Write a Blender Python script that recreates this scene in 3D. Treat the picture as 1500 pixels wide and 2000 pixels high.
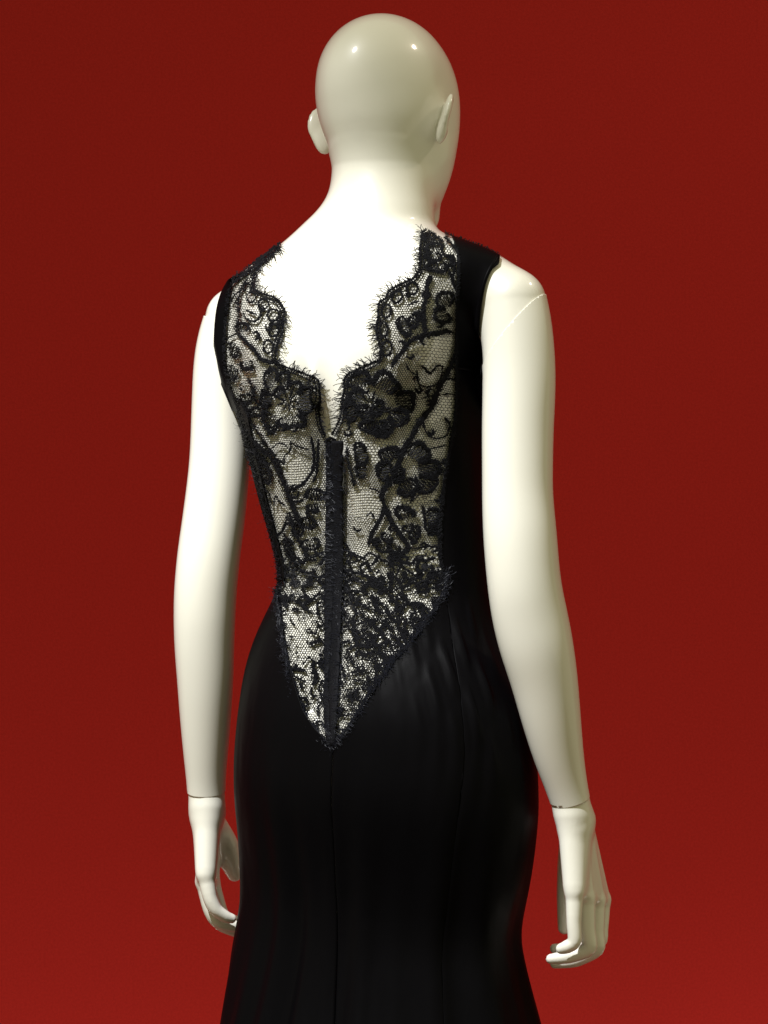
import bpy, bmesh, math, random
import numpy as np
from mathutils import Vector
from mathutils.bvhtree import BVHTree

# ------------------------------------------------------------------ scene, camera, light
for o in list(bpy.data.objects):
    bpy.data.objects.remove(o, do_unlink=True)
scene = bpy.context.scene
COL = scene.collection
DIST, ZC, PPM = 2.6, 1.5, 1850.0          # camera distance to the figure's axis, camera height, photo pixels per metre there

cam_data = bpy.data.cameras.new('camera')
cam = bpy.data.objects.new('camera', cam_data); COL.objects.link(cam)
cam.location = (0, -DIST, ZC); cam.rotation_euler = (math.radians(90), 0, 0)
cam_data.sensor_fit = 'VERTICAL'; cam_data.sensor_height = 24.0
cam_data.lens = 24.0 * DIST / (2000 / PPM)
cam_data.clip_start = 0.05; cam_data.clip_end = 60
scene.camera = cam
scene.render.resolution_x, scene.render.resolution_y = 768, 1024

world = bpy.data.worlds.new('World'); scene.world = world; world.use_nodes = True
bg = world.node_tree.nodes['Background']
bg.inputs['Color'].default_value = (1.0, 0.95, 0.56, 1); bg.inputs['Strength'].default_value = 0.36

def spot(name, loc, target, power, color, half_deg, blend, size):
    d = bpy.data.lights.new(name, 'SPOT'); d.energy = power; d.color = color
    d.spot_size = math.radians(2 * half_deg); d.spot_blend = blend; d.shadow_soft_size = size
    o = bpy.data.objects.new(name, d); COL.objects.link(o); o.location = loc
    o.rotation_euler = (Vector(target) - Vector(loc)).to_track_quat('-Z', 'Y').to_euler()
    return o
KEY = (-1.02, -1.24, 3.72)
spot('gallery_spot_key', KEY, (-0.26, -0.24, 1.08), 700, (0.98, 0.985, 1.0), 16.6, 0.66, 0.03)
spot('head_fill', (-0.95, -1.20, 3.85), (0.0, 0.0, 1.97), 88, (1.0, 0.98, 0.94), 8.5, 0.8, 0.04)  # added fill lamp: brightens the head, which the key beam barely reaches
spot('gallery_spot_warm', (2.25, 0.20, 3.95), (0.1, 0.6, 1.2), 62, (1.0, 0.84, 0.68), 30, 0.8, 0.09)
up = bpy.data.lights.new('wall_fill_low', 'AREA'); up.energy = 7; up.color = (1.0, 0.90, 0.78)  # added strip, out of view: makes the wall brighter towards the bottom
up.shape = 'RECTANGLE'; up.size = 3.4; up.size_y = 0.10
upo = bpy.data.objects.new('wall_fill_low', up); COL.objects.link(upo); upo.location = (0.15, 0.86, 0.10)
upo.rotation_euler = (Vector((0.15, 1.35, 1.35)) - Vector((0.15, 0.86, 0.10))).to_track_quat('-Z', 'Y').to_euler()

vs = scene.view_settings
vs.view_transform = 'Standard'; vs.look = 'None'; vs.gamma = 1.0; vs.exposure = 0.0; vs.use_curve_mapping = False

# ------------------------------------------------------------------ pixel helpers (photo 1500 x 2000)
def ppm(Y): return PPM * DIST / (DIST + Y)
def P(px, py, Y):
    s = ppm(Y)
    return np.array([(px - 750.0) / s, Y, ZC - (py - 1000.0) / s])
def to_px(p):
    s = PPM * DIST / (DIST + p[1])
    return 750 + p[0] * s, 1000 - (p[2] - ZC) * s
PSI = math.radians(34)
CP, SP = math.cos(PSI), math.sin(PSI)
RV = np.array([CP, -SP, 0.0]); FV = np.array([SP, CP, 0.0]); UP = np.array([0, 0, 1.0])

def pchip(x, y, xi):
    x = np.asarray(x, float); y = np.asarray(y, float)
    h = np.diff(x); d = np.diff(y) / h
    m = np.zeros_like(y); m[0] = d[0]; m[-1] = d[-1]
    for i in range(1, len(x) - 1):
        if d[i-1] * d[i] > 0:
            w1, w2 = 2*h[i] + h[i-1], h[i] + 2*h[i-1]
            m[i] = (w1 + w2) / (w1 / d[i-1] + w2 / d[i])
    k = np.clip(np.searchsorted(x, xi) - 1, 0, len(h) - 1)
    t = (xi - x[k]) / h[k]
    return ((2*t**3 - 3*t**2 + 1) * y[k] + (t**3 - 2*t**2 + t) * h[k] * m[k]
            + (-2*t**3 + 3*t**2) * y[k+1] + (t**3 - t**2) * h[k] * m[k+1])
def gsmooth(a, sig):
    n = int(3 * sig) + 1
    k = np.exp(-0.5 * (np.arange(-n, n + 1) / sig) ** 2); k /= k.sum()
    return np.convolve(np.pad(a, n, mode='reflect', reflect_type='odd'), k, mode='valid')

# ------------------------------------------------------------------ material helpers
def new_mat(name, color, rough=0.5, **kw):
    m = bpy.data.materials.new(name); m.use_nodes = True
    b = m.node_tree.nodes['Principled BSDF']
    b.inputs['Base Color'].default_value = (*color, 1); b.inputs['Roughness'].default_value = rough
    for k, v in kw.items():
        b.inputs[k.replace('_', ' ')].default_value = v
    return m, m.node_tree, b
def add_noise_bump(nt, b, scale, strength, dist=0.001, detail=3):
    tc = nt.nodes.new('ShaderNodeTexCoord'); n = nt.nodes.new('ShaderNodeTexNoise')
    n.inputs['Scale'].default_value = scale; n.inputs['Detail'].default_value = detail
    bp = nt.nodes.new('ShaderNodeBump'); bp.inputs['Strength'].default_value = strength; bp.inputs['Distance'].default_value = dist
    nt.links.new(tc.outputs['Object'], n.inputs['Vector']); nt.links.new(n.outputs['Fac'], bp.inputs['Height'])
    nt.links.new(bp.outputs['Normal'], b.inputs['Normal'])
    return tc, n
def noise_color(nt, b, tc, scale, c1, c2, lo=0.35, hi=0.65, detail=4):
    n = nt.nodes.new('ShaderNodeTexNoise'); n.inputs['Scale'].default_value = scale; n.inputs['Detail'].default_value = detail
    r = nt.nodes.new('ShaderNodeValToRGB')
    r.color_ramp.elements[0].position = lo; r.color_ramp.elements[0].color = (*c1, 1)
    r.color_ramp.elements[1].position = hi; r.color_ramp.elements[1].color = (*c2, 1)
    nt.links.new(tc.outputs['Object'], n.inputs['Vector']); nt.links.new(n.outputs['Fac'], r.inputs['Fac'])
    nt.links.new(r.outputs['Color'], b.inputs['Base Color'])
    return n, r

M_SKIN, nt, b = new_mat('cream_gloss_paint', (0.80, 0.765, 0.62), 0.42, Coat_Weight=0.9, Coat_Roughness=0.09)
tc, _ = add_noise_bump(nt, b, 240, 0.05, 0.0004)
noise_color(nt, b, tc, 9, (0.785, 0.765, 0.675), (0.81, 0.79, 0.70))
rn = nt.nodes.new('ShaderNodeTexNoise'); rn.inputs['Scale'].default_value = 22; rn.inputs['Detail'].default_value = 5
rm = nt.nodes.new('ShaderNodeMapRange'); rm.inputs['To Min'].default_value = 0.05; rm.inputs['To Max'].default_value = 0.15
nt.links.new(tc.outputs['Object'], rn.inputs['Vector']); nt.links.new(rn.outputs['Fac'], rm.inputs['Value']); nt.links.new(rm.outputs['Result'], b.inputs['Coat Roughness'])
M_WALL, nt, b = new_mat('red_wall_cloth', (0.36, 0.017, 0.013), 0.85, Specular_IOR_Level=0.15)
tc, _ = add_noise_bump(nt, b, 420, 0.35, 0.001, 2)
noise_color(nt, b, tc, 260, (0.46, 0.0180, 0.0155), (0.53, 0.0225, 0.0190), 0.3, 0.7, 6)
M_FLOOR, nt, b = new_mat('grey_floor', (0.16, 0.14, 0.12), 0.5)
add_noise_bump(nt, b, 60, 0.1)
M_PLINTH, nt, b = new_mat('plinth_paint', (0.20, 0.016, 0.013), 0.6)
add_noise_bump(nt, b, 90, 0.1)

# ------------------------------------------------------------------ object helpers
def mesh_obj(name, verts, faces, mat, parent=None, smooth=True):
    me = bpy.data.meshes.new(name)
    me.from_pydata([tuple(map(float, v)) for v in verts], [], [tuple(map(int, f)) for f in faces])
    me.materials.append(mat)
    if smooth:
        me.polygons.foreach_set('use_smooth', [True] * len(me.polygons))
    me.update()
    o = bpy.data.objects.new(name, me); COL.objects.link(o)
    if parent is not None:
        o.parent = parent; o.matrix_parent_inverse = parent.matrix_world.inverted()
    return o
def thing(name, label, cat, loc):
    o = bpy.data.objects.new(name, None); COL.objects.link(o); o.location = loc
    o['label'] = label; o['category'] = cat
    o.empty_display_size = 0.1
    bpy.context.view_layer.update()
    return o
def structure(o): o['kind'] = 'structure'; return o
def box(name, lo, hi, mat, parent=None, bevel=0.0):
    bm = bmesh.new(); bmesh.ops.create_cube(bm, size=1)
    for v in bm.verts:
        v.co = Vector([(lo[i] + hi[i]) / 2 + v.co[i] * (hi[i] - lo[i]) for i in range(3)])
    if bevel: bmesh.ops.bevel(bm, geom=bm.edges[:], offset=bevel, segments=2, affect='EDGES')
    me = bpy.data.meshes.new(name); bm.to_mesh(me); bm.free(); me.materials.append(mat)
    o = bpy.data.objects.new(name, me); COL.objects.link(o)
    if parent is not None: o.parent = parent; o.matrix_parent_inverse = parent.matrix_world.inverted()
    return o

# ------------------------------------------------------------------ the setting
PL_TOP = 0.28
structure(box('wall', (-4, 1.35, 0.004), (4, 1.47, 4.4), M_WALL))
structure(box('floor', (-4, -4, -0.1), (4, 1.47, 0.0), M_FLOOR))
pl = box('plinth', (-0.6, -0.62, 0.002), (0.75, 0.75, PL_TOP), M_PLINTH, bevel=0.004)
pl['label'] = 'low red display plinth under the mannequin and its long skirt'; pl['category'] = 'plinth'

# ------------------------------------------------------------------ signed distance modelling
def smin(a, b, k):
    h = np.clip(0.5 + 0.5 * (b - a) / k, 0, 1)
    return b + (a - b) * h - k * h * (1 - h)
def smax(a, b, k): return -smin(-a, -b, k)
def cone_sd(p, A, B, ra, rb):
    ba = B - A; t = np.clip(((p - A) @ ba) / (ba @ ba), 0, 1)
    return np.linalg.norm(p - A - t[:, None] * ba, axis=1) - (ra + (rb - ra) * t)
def ell_sd(p, C, axes, r):
    q = (p - C) @ np.array(axes).T
    k0 = np.linalg.norm(q / r, axis=1); k1 = np.linalg.norm(q / (np.array(r) ** 2), axis=1)
    return k0 * (k0 - 1) / np.maximum(k1, 1e-9)

def surface_nets(F, lo, hi, h, coarse=4):
    """closed zero surface of F inside the box lo..hi; only points near the surface are evaluated finely"""
    lo = np.asarray(lo, float); n = (np.ceil((np.asarray(hi) - lo) / (h * coarse)).astype(int)) * coarse + 1
    nc = (n - 1) // coarse + 1
    ax = [lo[i] + np.arange(nc[i]) * h * coarse for i in range(3)]
    G = np.stack(np.meshgrid(*ax, indexing='ij'), -1).reshape(-1, 3)
    fc = F(G).reshape(nc)
    d = np.abs(fc) < h * coarse * 1.9
    up = lambda A: A.repeat(coarse, 0).repeat(coarse, 1).repeat(coarse, 2)[coarse//2:coarse//2+n[0], coarse//2:coarse//2+n[1], coarse//2:coarse//2+n[2]]
    pad = lambda A: np.pad(A, ((0, 1),)*3, mode='edge')
    mask = up(pad(d)); val = up(pad(fc)).astype(np.float64).copy()
    idx = np.argwhere(mask)
    val[mask] = F(lo + idx * h)
    s = val < 0
    c = np.zeros(tuple(n - 1), np.int8)
    for i in (0, 1):
        for j in (0, 1):
            for k in (0, 1):
                c += s[i:n[0]-1+i, j:n[1]-1+j, k:n[2]-1+k]
    cells = np.argwhere((c > 0) & (c < 8))
    vid = -np.ones(tuple(n - 1), np.int64); vid[tuple(cells.T)] = np.arange(len(cells))
    acc = np.zeros((len(cells), 3)); cnt = np.zeros(len(cells))
    corners = [(i, j, k) for i in (0, 1) for j in (0, 1) for k in (0, 1)]
    for a in corners:
        for ax_ in range(3):
            if a[ax_] == 0:
                b_ = list(a); b_[ax_] = 1
                fa = val[tuple((cells + a).T)]; fb = val[tuple((cells + b_).T)]
                m = (fa < 0) != (fb < 0)
                t = np.where(m, fa / np.where(m, fa - fb, 1), 0)
                pt = cells + np.array(a, float); pt[:, ax_] += t
                acc[m] += pt[m]; cnt[m] += 1
    V = lo + (acc / cnt[:, None]) * h
    faces = []
    for ax_ in range(3):
        o1, o2 = (ax_ + 1) % 3, (ax_ + 2) % 3
        s1 = [slice(None)]*3; s2 = [slice(None)]*3
        s1[ax_] = slice(None, -1); s2[ax_] = slice(1, None)
        A = s[tuple(s1)]; B = s[tuple(s2)]
        e = np.argwhere(A != B)
        e = e[(e[:, o1] > 0) & (e[:, o2] > 0) & (e[:, o1] < n[o1]-1) & (e[:, o2] < n[o2]-1)]
        q = []
        for d1, d2 in ((0, 0), (-1, 0), (-1, -1), (0, -1)):
            t = e.copy(); t[:, o1] += d1; t[:, o2] += d2; q.append(vid[tuple(t.T)])
        q = np.stack(q, 1)
        flip = ~A[tuple(e.T)]
        q[flip] = q[flip][:, ::-1]
        faces.append(q)
    faces = np.concatenate(faces)
    for _ in range(2):
        f0 = F(V); e = h * 0.1; g = np.zeros_like(V)
        for a in range(3):
            dv = np.zeros(3); dv[a] = e
            g[:, a] = (F(V + dv) - f0) / e
        g2 = np.maximum((g * g).sum(1), 0.05)
        step = -(f0 / g2)[:, None] * g
        ln = np.linalg.norm(step, axis=1); step *= np.minimum(1, 0.6 * h / np.maximum(ln, 1e-9))[:, None]
        V = V + step
    return V, faces

# ------------------------------------------------------------------ torso sections traced from the photograph
#       y    cx    L     R     back  front
ROWS = [(330, 745, 668, 822, .042, .042), (380, 740, 652, 825, .045, .045), (405, 736, 631, 830, .050, .05),
        (430, 735, 601, 838, .055, .053), (455, 735, 573, 848, .060, .057), (480, 735, 541, 897, .066, .062),
        (500, 735, 509, 946, .070, .068), (522, 735, 468, 984, .075, .074), (550, 736, 450, 996, .080, .082),
        (600, 738, 452, 984, .087, .092), (650, 740, 450, 958, .092, .098), (700, 743, 444, 950, .095, .102),
        (750, 745, 448, 946, .095, .105), (800, 746, 464, 943, .094, .105), (860, 745, 479, 942, .091, .103),
        (920, 742, 494, 942, .087, .098), (980, 739, 509, 943, .083, .094), (1030, 736, 524, 945, .080, .09),
        (1080, 734, 538, 948, .078, .088), (1120, 734, 546, 951, .078, .088), (1150, 736, 544, 954, .080, .089),
        (1200, 741, 522, 962, .086, .092), (1250, 748, 499, 976, .094, .096), (1300, 755, 483, 996, .103, .10),
        (1350, 762, 473, 1012, .111, .102), (1400, 768, 467, 1024, .117, .102), (1450, 771, 462, 1031, .120, .101),
        (1500, 770, 461, 1034, .120, .10), (1560, 767, 466, 1032, .114, .097), (1640, 760, 480, 1010, .100, .09),
        (1760, 755, 505, 985, .085, .08)]
YC = [(330, .000), (400, -.018), (500, -.022), (600, -.022), (700, -.022), (800, -.018), (900, -.009), (1000, .001),
      (1080, .008), (1140, .009), (1200, .005), (1300, -.004), (1400, -.010), (1500, -.010), (1760, -.004)]
_y = np.arange(330, 1761, 2.0)
_R = np.array(ROWS, float)
def _tab(col): return gsmooth(pchip(_R[:, 0], _R[:, col], _y), 7)
T_cx, T_L, T_Rr, T_bB, T_bF = (_tab(i) for i in range(1, 6))
T_Y = gsmooth(pchip([a for a, _ in YC], [b_ for _, b_ in YC], _y), 12)
T_z = ZC - (_y - 1000) / PPM
T_cX = (T_cx - 750) / PPM
NEXP = 2.15; PEXP = NEXP / (NEXP - 1)
def _solve(hw, b_):
    return np.maximum((np.maximum(hw, 1e-3) ** PEXP - (b_ * SP) ** PEXP), 1e-6) ** (1 / PEXP) / CP
T_aL = _solve((T_cx - T_L) / PPM, T_bB); T_aR = _solve((T_Rr - T_cx) / PPM, T_bF)
_zi = T_z[::-1]
def zt(tab, z): return np.interp(z, _zi, tab[::-1])
def axis_at(z): return zt(T_cX, z), zt(T_Y, z)

def torso_sd(p, grow=0.0):
    z = p[:, 2]
    x = p[:, 0] - zt(T_cX, z); y = p[:, 1] - zt(T_Y, z)
    u = x * CP - y * SP; v = x * SP + y * CP
    a = np.where(u < 0, zt(T_aL, z), zt(T_aR, z)) + grow
    b_ = np.where(v < 0, zt(T_bB, z), zt(T_bF, z)) + grow
    rho = ((np.abs(u) / a) ** NEXP + (np.abs(v) / b_) ** NEXP) ** (1 / NEXP) + 1e-6
    d = np.hypot(x, y) * (1 - 1 / rho)
    zl, zh = _zi[0], _zi[-1]
    return np.maximum(d, np.maximum(zl - z, z - zh))

# arms: (y, x, radius px, depth)
ARM_R = [(592, 1000, 68, -.113), (622, 1005.5, 69.5, -.116), (650, 1009, 70, -.118), (740, 1014, 70.5, -.122), (850, 1011, 69, -.126), (950, 1010.5, 68, -.129),
         (1050, 1016, 71, -.131), (1150, 1025, 71, -.129), (1200, 1034, 73, -.124), (1250, 1045, 72, -.121), (1320, 1061.5, 65.5, -.115),
         (1400, 1076, 57.5, -.108), (1480, 1092, 48, -.100), (1560, 1113, 38, -.092), (1620, 1128, 36, -.086)]
ARM_L = [(622, 461.5, 61, .083), (650, 452, 62, .084), (700, 442, 62, .085), (800, 435, 60, .085), (900, 429.5, 58.5, .083), (1010, 418, 60, .080),
         (1100, 406, 60.5, .078), (1180, 400, 60, .080), (1250, 399, 58, .084), (1330, 401, 54, .090), (1420, 401.5, 47.5, .098),
         (1500, 402, 40, .105), (1545, 403, 36, .109), (1600, 405, 37, .114)]
def arm_curve(tab, n=200):
    t = np.array(tab, float); yi = np.linspace(t[0, 0], t[-1, 0], n)
    xs, rs, Ys = (gsmooth(pchip(t[:, 0], t[:, i], yi), 5) for i in (1, 2, 3))
    C = np.array([P(x, y, Y) for x, y, Y in zip(xs, yi, Ys)])
    r = rs / np.array([ppm(Y) for Y in Ys])
    return C, r
AC_R, AR_R = arm_curve(ARM_R); AC_L, AR_L = arm_curve(ARM_L)
# shoulder seams: point on the plane and normal towards the hand
SEAM_R = (P(1004, 646, -.118), np.array([.75, -.22, -.66]) / np.linalg.norm([.75, -.22, -.66]))
SEAM_L = (P(430, 668, .084), np.array([-.80, -.10, -.50]) / np.linalg.norm([-.80, -.10, -.50]))
WRIST_R = (P(1112, 1562, -.092), np.array([.20, .28, -.92]) / np.linalg.norm([.20, .28, -.92]))
WRIST_L = (P(402, 1545, .109), np.array([.02, .30, -.95]) / np.linalg.norm([.02, .30, -.95]))

def stub_sd(p, C, r, seam):
    j = len(C) // 3
    ax_ = C[j] - C[0]; L2 = ax_ @ ax_
    tt = ((C - C[0]) @ ax_) / L2
    t = np.clip((p - C[0]) @ ax_ / L2, 0, 1.2)
    q = np.stack([np.interp(t, tt, C[:, i]) for i in range(3)], 1)
    d = np.linalg.norm(p - q, axis=1) - np.interp(t, tt, r) + 0.0005
    return smax(d, (p - seam[0]) @ seam[1] - 0.014, 0.004)

# head frame
HC = P(757, 176, .004)
_ps = math.radians(35); _pt = math.radians(-3)
HR = np.array([math.cos(_ps), -math.sin(_ps), 0]); _hf = np.array([math.sin(_ps), math.cos(_ps), 0])
HF = _hf * math.cos(_pt) + UP * math.sin(_pt); HU = np.cross(HR, HF)
def H(l, f, u): return HC + HR * l + HF * f + HU * u
AX = [HR, HF, HU]
def rot_axes(yaw, roll, pitch):
    # small frame inside the head frame
    r_, f_, u_ = HR, HF, HU
    r1 = r_ * math.cos(yaw) + f_ * math.sin(yaw); f1 = -r_ * math.sin(yaw) + f_ * math.cos(yaw)
    f2 = f1 * math.cos(pitch) + u_ * math.sin(pitch); u2 = -f1 * math.sin(pitch) + u_ * math.cos(pitch)
    r3 = r1 * math.cos(roll) + u2 * math.sin(roll); u3 = -r1 * math.sin(roll) + u2 * math.cos(roll)
    return [r3, f2, u3]
def head_sd(p):
    d = ell_sd(p, H(0, -.004, .002), AX, (.0655, .0865, .0765))
    d = smin(d, ell_sd(p, H(0, -.012, -.025), AX, (.059, .062, .058)), .02)
    d = smin(d, ell_sd(p, H(0, .032, -.043), AX, (.0615, .050, .086)), .025)
    d = smin(d, cone_sd(p, H(.038, .020, -.070), H(.010, .060, -.128), .021, .013), .02)
    d = smin(d, cone_sd(p, H(-.038, .020, -.070), H(-.010, .060, -.128), .021, .013), .02)
    d = smin(d, ell_sd(p, H(0, .064, -.122), AX, (.018, .016, .018)), .02)
    for sgn in (-1, 1):
        d = smax(d, -ell_sd(p, H(.030 * sgn, .099, -.022), AX, (.021, .018, .014)), .012)
        d = smin(d, ell_sd(p, H(.030 * sgn, .069, -.022), AX, (.014, .012, .010)), .006)
    d = smin(d, cone_sd(p, H(0, .077, -.016), H(0, .088, -.056), .006, .008), .012)
    d = smin(d, ell_sd(p, H(0, .074, -.085), AX, (.020, .010, .007)), .008)
    d = smin(d, ell_sd(p, H(0, .070, -.096), AX, (.017, .010, .007)), .006)
    return d
def ears_sd(p):
    d = np.full(len(p), 9.0)
    for sgn in (-1, 1):
        A = rot_axes(sgn * math.radians(38), 0, math.radians(-6))
        A = [A[0] * math.cos(.22) - A[2] * math.sin(.22) * sgn, A[1], A[0] * math.sin(.22) * sgn + A[2] * math.cos(.22)]
        c = H((.0765 if sgn > 0 else .0785) * sgn, (-.002 if sgn > 0 else -.009), -.036)
        e = ell_sd(p, c + A[2] * .004, A, (.0050, .0160, .0215))
        e = smin(e, ell_sd(p, c - A[2] * .016 + A[1] * .004, A, (.0048, .0095, .0125)), .008)
        # hollow of the outer side
        e = smax(e, -ell_sd(p, c + A[0] * sgn * .0075 + A[1] * .002 + A[2] * .003, A, (.006, .0115, .0160)), .003)
        d = np.minimum(d, e)
    return d
CHEST = [H(0, 0, 0)]
def bumps(p, d):
    def on(lat, bf, y, r, k, neg=False):
        nonlocal d
        z = ZC - (y - 1000) / PPM
        ax_, ay_ = axis_at(z)
        c = np.array([ax_, ay_, z]) + RV * lat + FV * bf
        e = ell_sd(p, c, [RV, FV, UP], r)
        d = smax(d, -e, k) if neg else smin(d, e, k)
    on(-.070, -.062, 655, (.045, .027, .062), .03); on(.066, -.062, 648, (.045, .027, .062), .03)      # shoulder blades
    on(0, -.106, 1090, (.02, .033, .15), .035, True)
    on(-.062, .085, 770, (.056, .055, .058), .04); on(.062, .085, 770, (.056, .055, .058), .04)       # bust
    return d
def body_sd(p):
    d = torso_sd(p)
    m = p[:, 2] < 1.82
    if m.any(): d[m] = bumps(p[m], d[m])
    m = (p[:, 2] > 1.5) & (p[:, 2] < 1.84)
    if m.any():
        d[m] = smin(d[m], stub_sd(p[m], AC_R, AR_R, SEAM_R), .028)
        d[m] = smin(d[m], stub_sd(p[m], AC_L, AR_L, SEAM_L), .028)
    m = p[:, 2] > 1.70
    if m.any(): d[m] = head_part(p[m], d[m])
    return d
def head_part(p, d):
    neck = cone_sd(p, H(.005, -.022, -.045), P(744, 405, -.018), .0405, .0455)
    hd = smin(head_sd(p), neck, .030)
    d = smin(d, hd, .03)
    return smin(d, ears_sd(p), .006)

mannequin = thing('mannequin', 'bald cream glossy shop mannequin seen from behind, wearing a black lace-backed gown', 'mannequin', (0.0, 0.0, PL_TOP))
bv, bf = surface_nets(body_sd, (-.21, -.21, 1.10), (.21, .19, 2.05), .0023)
body = mesh_obj('body', bv, bf, M_SKIN, mannequin)
BVH = BVHTree.FromPolygons([Vector(v) for v in bv], [tuple(f) for f in bf.tolist()])

def tube_mesh(C, r, nseg=56, cap=True):
    n = len(C); T = np.gradient(C, axis=0); T /= np.linalg.norm(T, axis=1)[:, None]
    ref = np.array([1.0, 0, 0]); V = []; Fc = []
    for i in range(n):
        a = ref - T[i] * (ref @ T[i]); a /= np.linalg.norm(a); b_ = np.cross(T[i], a)
        for k in range(nseg):
            t = 2 * math.pi * k / nseg
            V.append(C[i] + r[i] * (a * math.cos(t) + b_ * math.sin(t)))
    for i in range(n - 1):
        for k in range(nseg):
            k2 = (k + 1) % nseg
            Fc.append((i*nseg + k, i*nseg + k2, (i+1)*nseg + k2, (i+1)*nseg + k))
    if cap:
        Fc.append(tuple(range(nseg))[::-1]); Fc.append(tuple((n-1)*nseg + k for k in range(nseg)))
    return V, Fc
def cut_tube(name, C, r, cuts, parent):
    T0 = C[1] - C[0]; T0 = T0 / np.linalg.norm(T0); an = np.radians(np.arange(84, 0, -6))
    C2 = np.vstack([[C[0] - T0 * r[0] * math.sin(a_) for a_ in an], C]); r2 = np.concatenate([r[0] * np.cos(an), r]) + .0005
    V, Fc = tube_mesh(C2, r2)
    bm = bmesh.new(); vs_ = [bm.verts.new(v) for v in V]
    for f in Fc: bm.faces.new([vs_[i] for i in f])
    for co, no in cuts:      # keep what lies on the +normal side
        res = bmesh.ops.bisect_plane(bm, geom=bm.verts[:] + bm.edges[:] + bm.faces[:], plane_co=Vector(co), plane_no=Vector(no), clear_inner=True)
        ed = [e for e in res['geom_cut'] if isinstance(e, bmesh.types.BMEdge)]
        f = bmesh.ops.holes_fill(bm, edges=ed)
        rim = list({e for fc in f['faces'] for e in fc.edges})
        bmesh.ops.bevel(bm, geom=rim, offset=0.0006, segments=2, affect='EDGES')
    bmesh.ops.recalc_face_normals(bm, faces=bm.faces[:])
    me = bpy.data.meshes.new(name); bm.to_mesh(me); bm.free(); me.materials.append(M_SKIN)
    for p_ in me.polygons: p_.use_smooth = len(p_.vertices) <= 4
    o = bpy.data.objects.new(name, me); COL.objects.link(o)
    o.parent = parent; o.matrix_parent_inverse = parent.matrix_world.inverted()
    return o
arm_r = cut_tube('arm', AC_R, AR_R, [SEAM_R, (WRIST_R[0], -WRIST_R[1])], mannequin)
arm_l = cut_tube('arm', AC_L, AR_L, [SEAM_L, (WRIST_L[0], -WRIST_L[1])], mannequin)

# hands
def chain_smooth(ch, sub=4):
    p_ = np.array([q for q, _ in ch]); r_ = np.array([r for _, r in ch])
    e = np.vstack([2*p_[0] - p_[1], p_, 2*p_[-1] - p_[-2]]); er = np.concatenate([[r_[0]], r_, [r_[-1]]])
    out = []
    for k in range(1, len(e) - 2):
        for t in np.linspace(0, 1, sub, endpoint=False):
            cr = lambda a, b_, c, d: .5 * (2*b_ + .8*(c-a)*t + (2*.8*a - (6-.8)*b_ + (6-2*.8)*c - .8*d)*t*t + (-.8*a + (4-.8)*b_ - (4-.8)*c + .8*d)*t**3)
            out.append((cr(*e[k-1:k+3]), float(np.interp(t, [0, 1], er[k:k+2]))))
    out.append((p_[-1], r_[-1]))
    return out
def hand(name, W0, W1, rw, mcp, fingers, thumb, palm_r, parent):
    """W0-W1: wrist stub; mcp: knuckles; fingers: list of chains [(point, radius)...]"""
    wrist = W1
    mid = sum(m for m, _ in mcp) / len(mcp)
    st = [W1 + (m - mid) * .34 for m, _ in mcp]
    fingers = [chain_smooth(ch) for ch in fingers]; thumb = chain_smooth(thumb)
    def sd(p):
        d = np.full(len(p), 9.0)
        for (m, r_), w_ in zip(mcp, st):
            d = smin(d, cone_sd(p, w_, m, palm_r, r_), .005)
        for i in range(len(mcp) - 1):
            for f_ in np.linspace(.02, .98, 17):
                d = np.minimum(d, cone_sd(p, mcp[i][0]*f_ + st[i]*(1-f_), mcp[i+1][0]*f_ + st[i+1]*(1-f_), palm_r*(1-f_) + mcp[i][1]*f_ - .0002, palm_r*(1-f_) + mcp[i+1][1]*f_ - .0002))
        d = smin(d, cone_sd(p, W0, W1, rw[0], rw[1]), .012)
        d = smin(d, cone_sd(p, W1 * .8 + mcp[0][0] * .2, W1 * .1 + mcp[0][0] * .9, .0145, .0100), .008)
        e = np.full(len(p), 9.0)
        for ch in fingers:
            g = np.full(len(p), 9.0)
            for (a, ra), (b_, rb) in zip(ch[:-1], ch[1:]):
                g = np.minimum(g, cone_sd(p, a, b_, ra, rb))
            e = smin(e, g, .0008)
        d = smin(d, e, .0035)
        g = np.full(len(p), 9.0)
        for (a, ra), (b_, rb) in zip(thumb[:-1], thumb[1:]):
            g = np.minimum(g, cone_sd(p, a, b_, ra, rb))
        return smin(d, g, .010)
    pts = np.array([W0, W1] + [m for m, _ in mcp] + [q for ch in fingers for q, _ in ch] + [q for q, _ in thumb])
    v, f = surface_nets(sd, pts.min(0) - .035, pts.max(0) + .035, .0013)
    ed = np.concatenate([f[:, [0, 1]], f[:, [1, 2]], f[:, [2, 3]], f[:, [3, 0]]]); deg = np.bincount(ed.ravel(), minlength=len(v))[:, None]
    for it in range(26):                                # even out the joints
        acc = np.zeros_like(v)
        for k in range(3):
            acc[:, k] = np.bincount(ed[:, 0], v[ed[:, 1], k], len(v)) + np.bincount(ed[:, 1], v[ed[:, 0], k], len(v))
        v = v + (acc / deg - v) * (.55 if it % 2 == 0 else -.53)
    return mesh_obj(name, v, f, M_SKIN, parent)
Yr = lambda px, py, Y, r: (P(px, py, Y), r)
YrR = lambda px, py, Y, r: (P(px, py, Y - .026), r)
YrL = lambda px, py, Y, r: (P(px, py, Y - .019), r)
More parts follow.
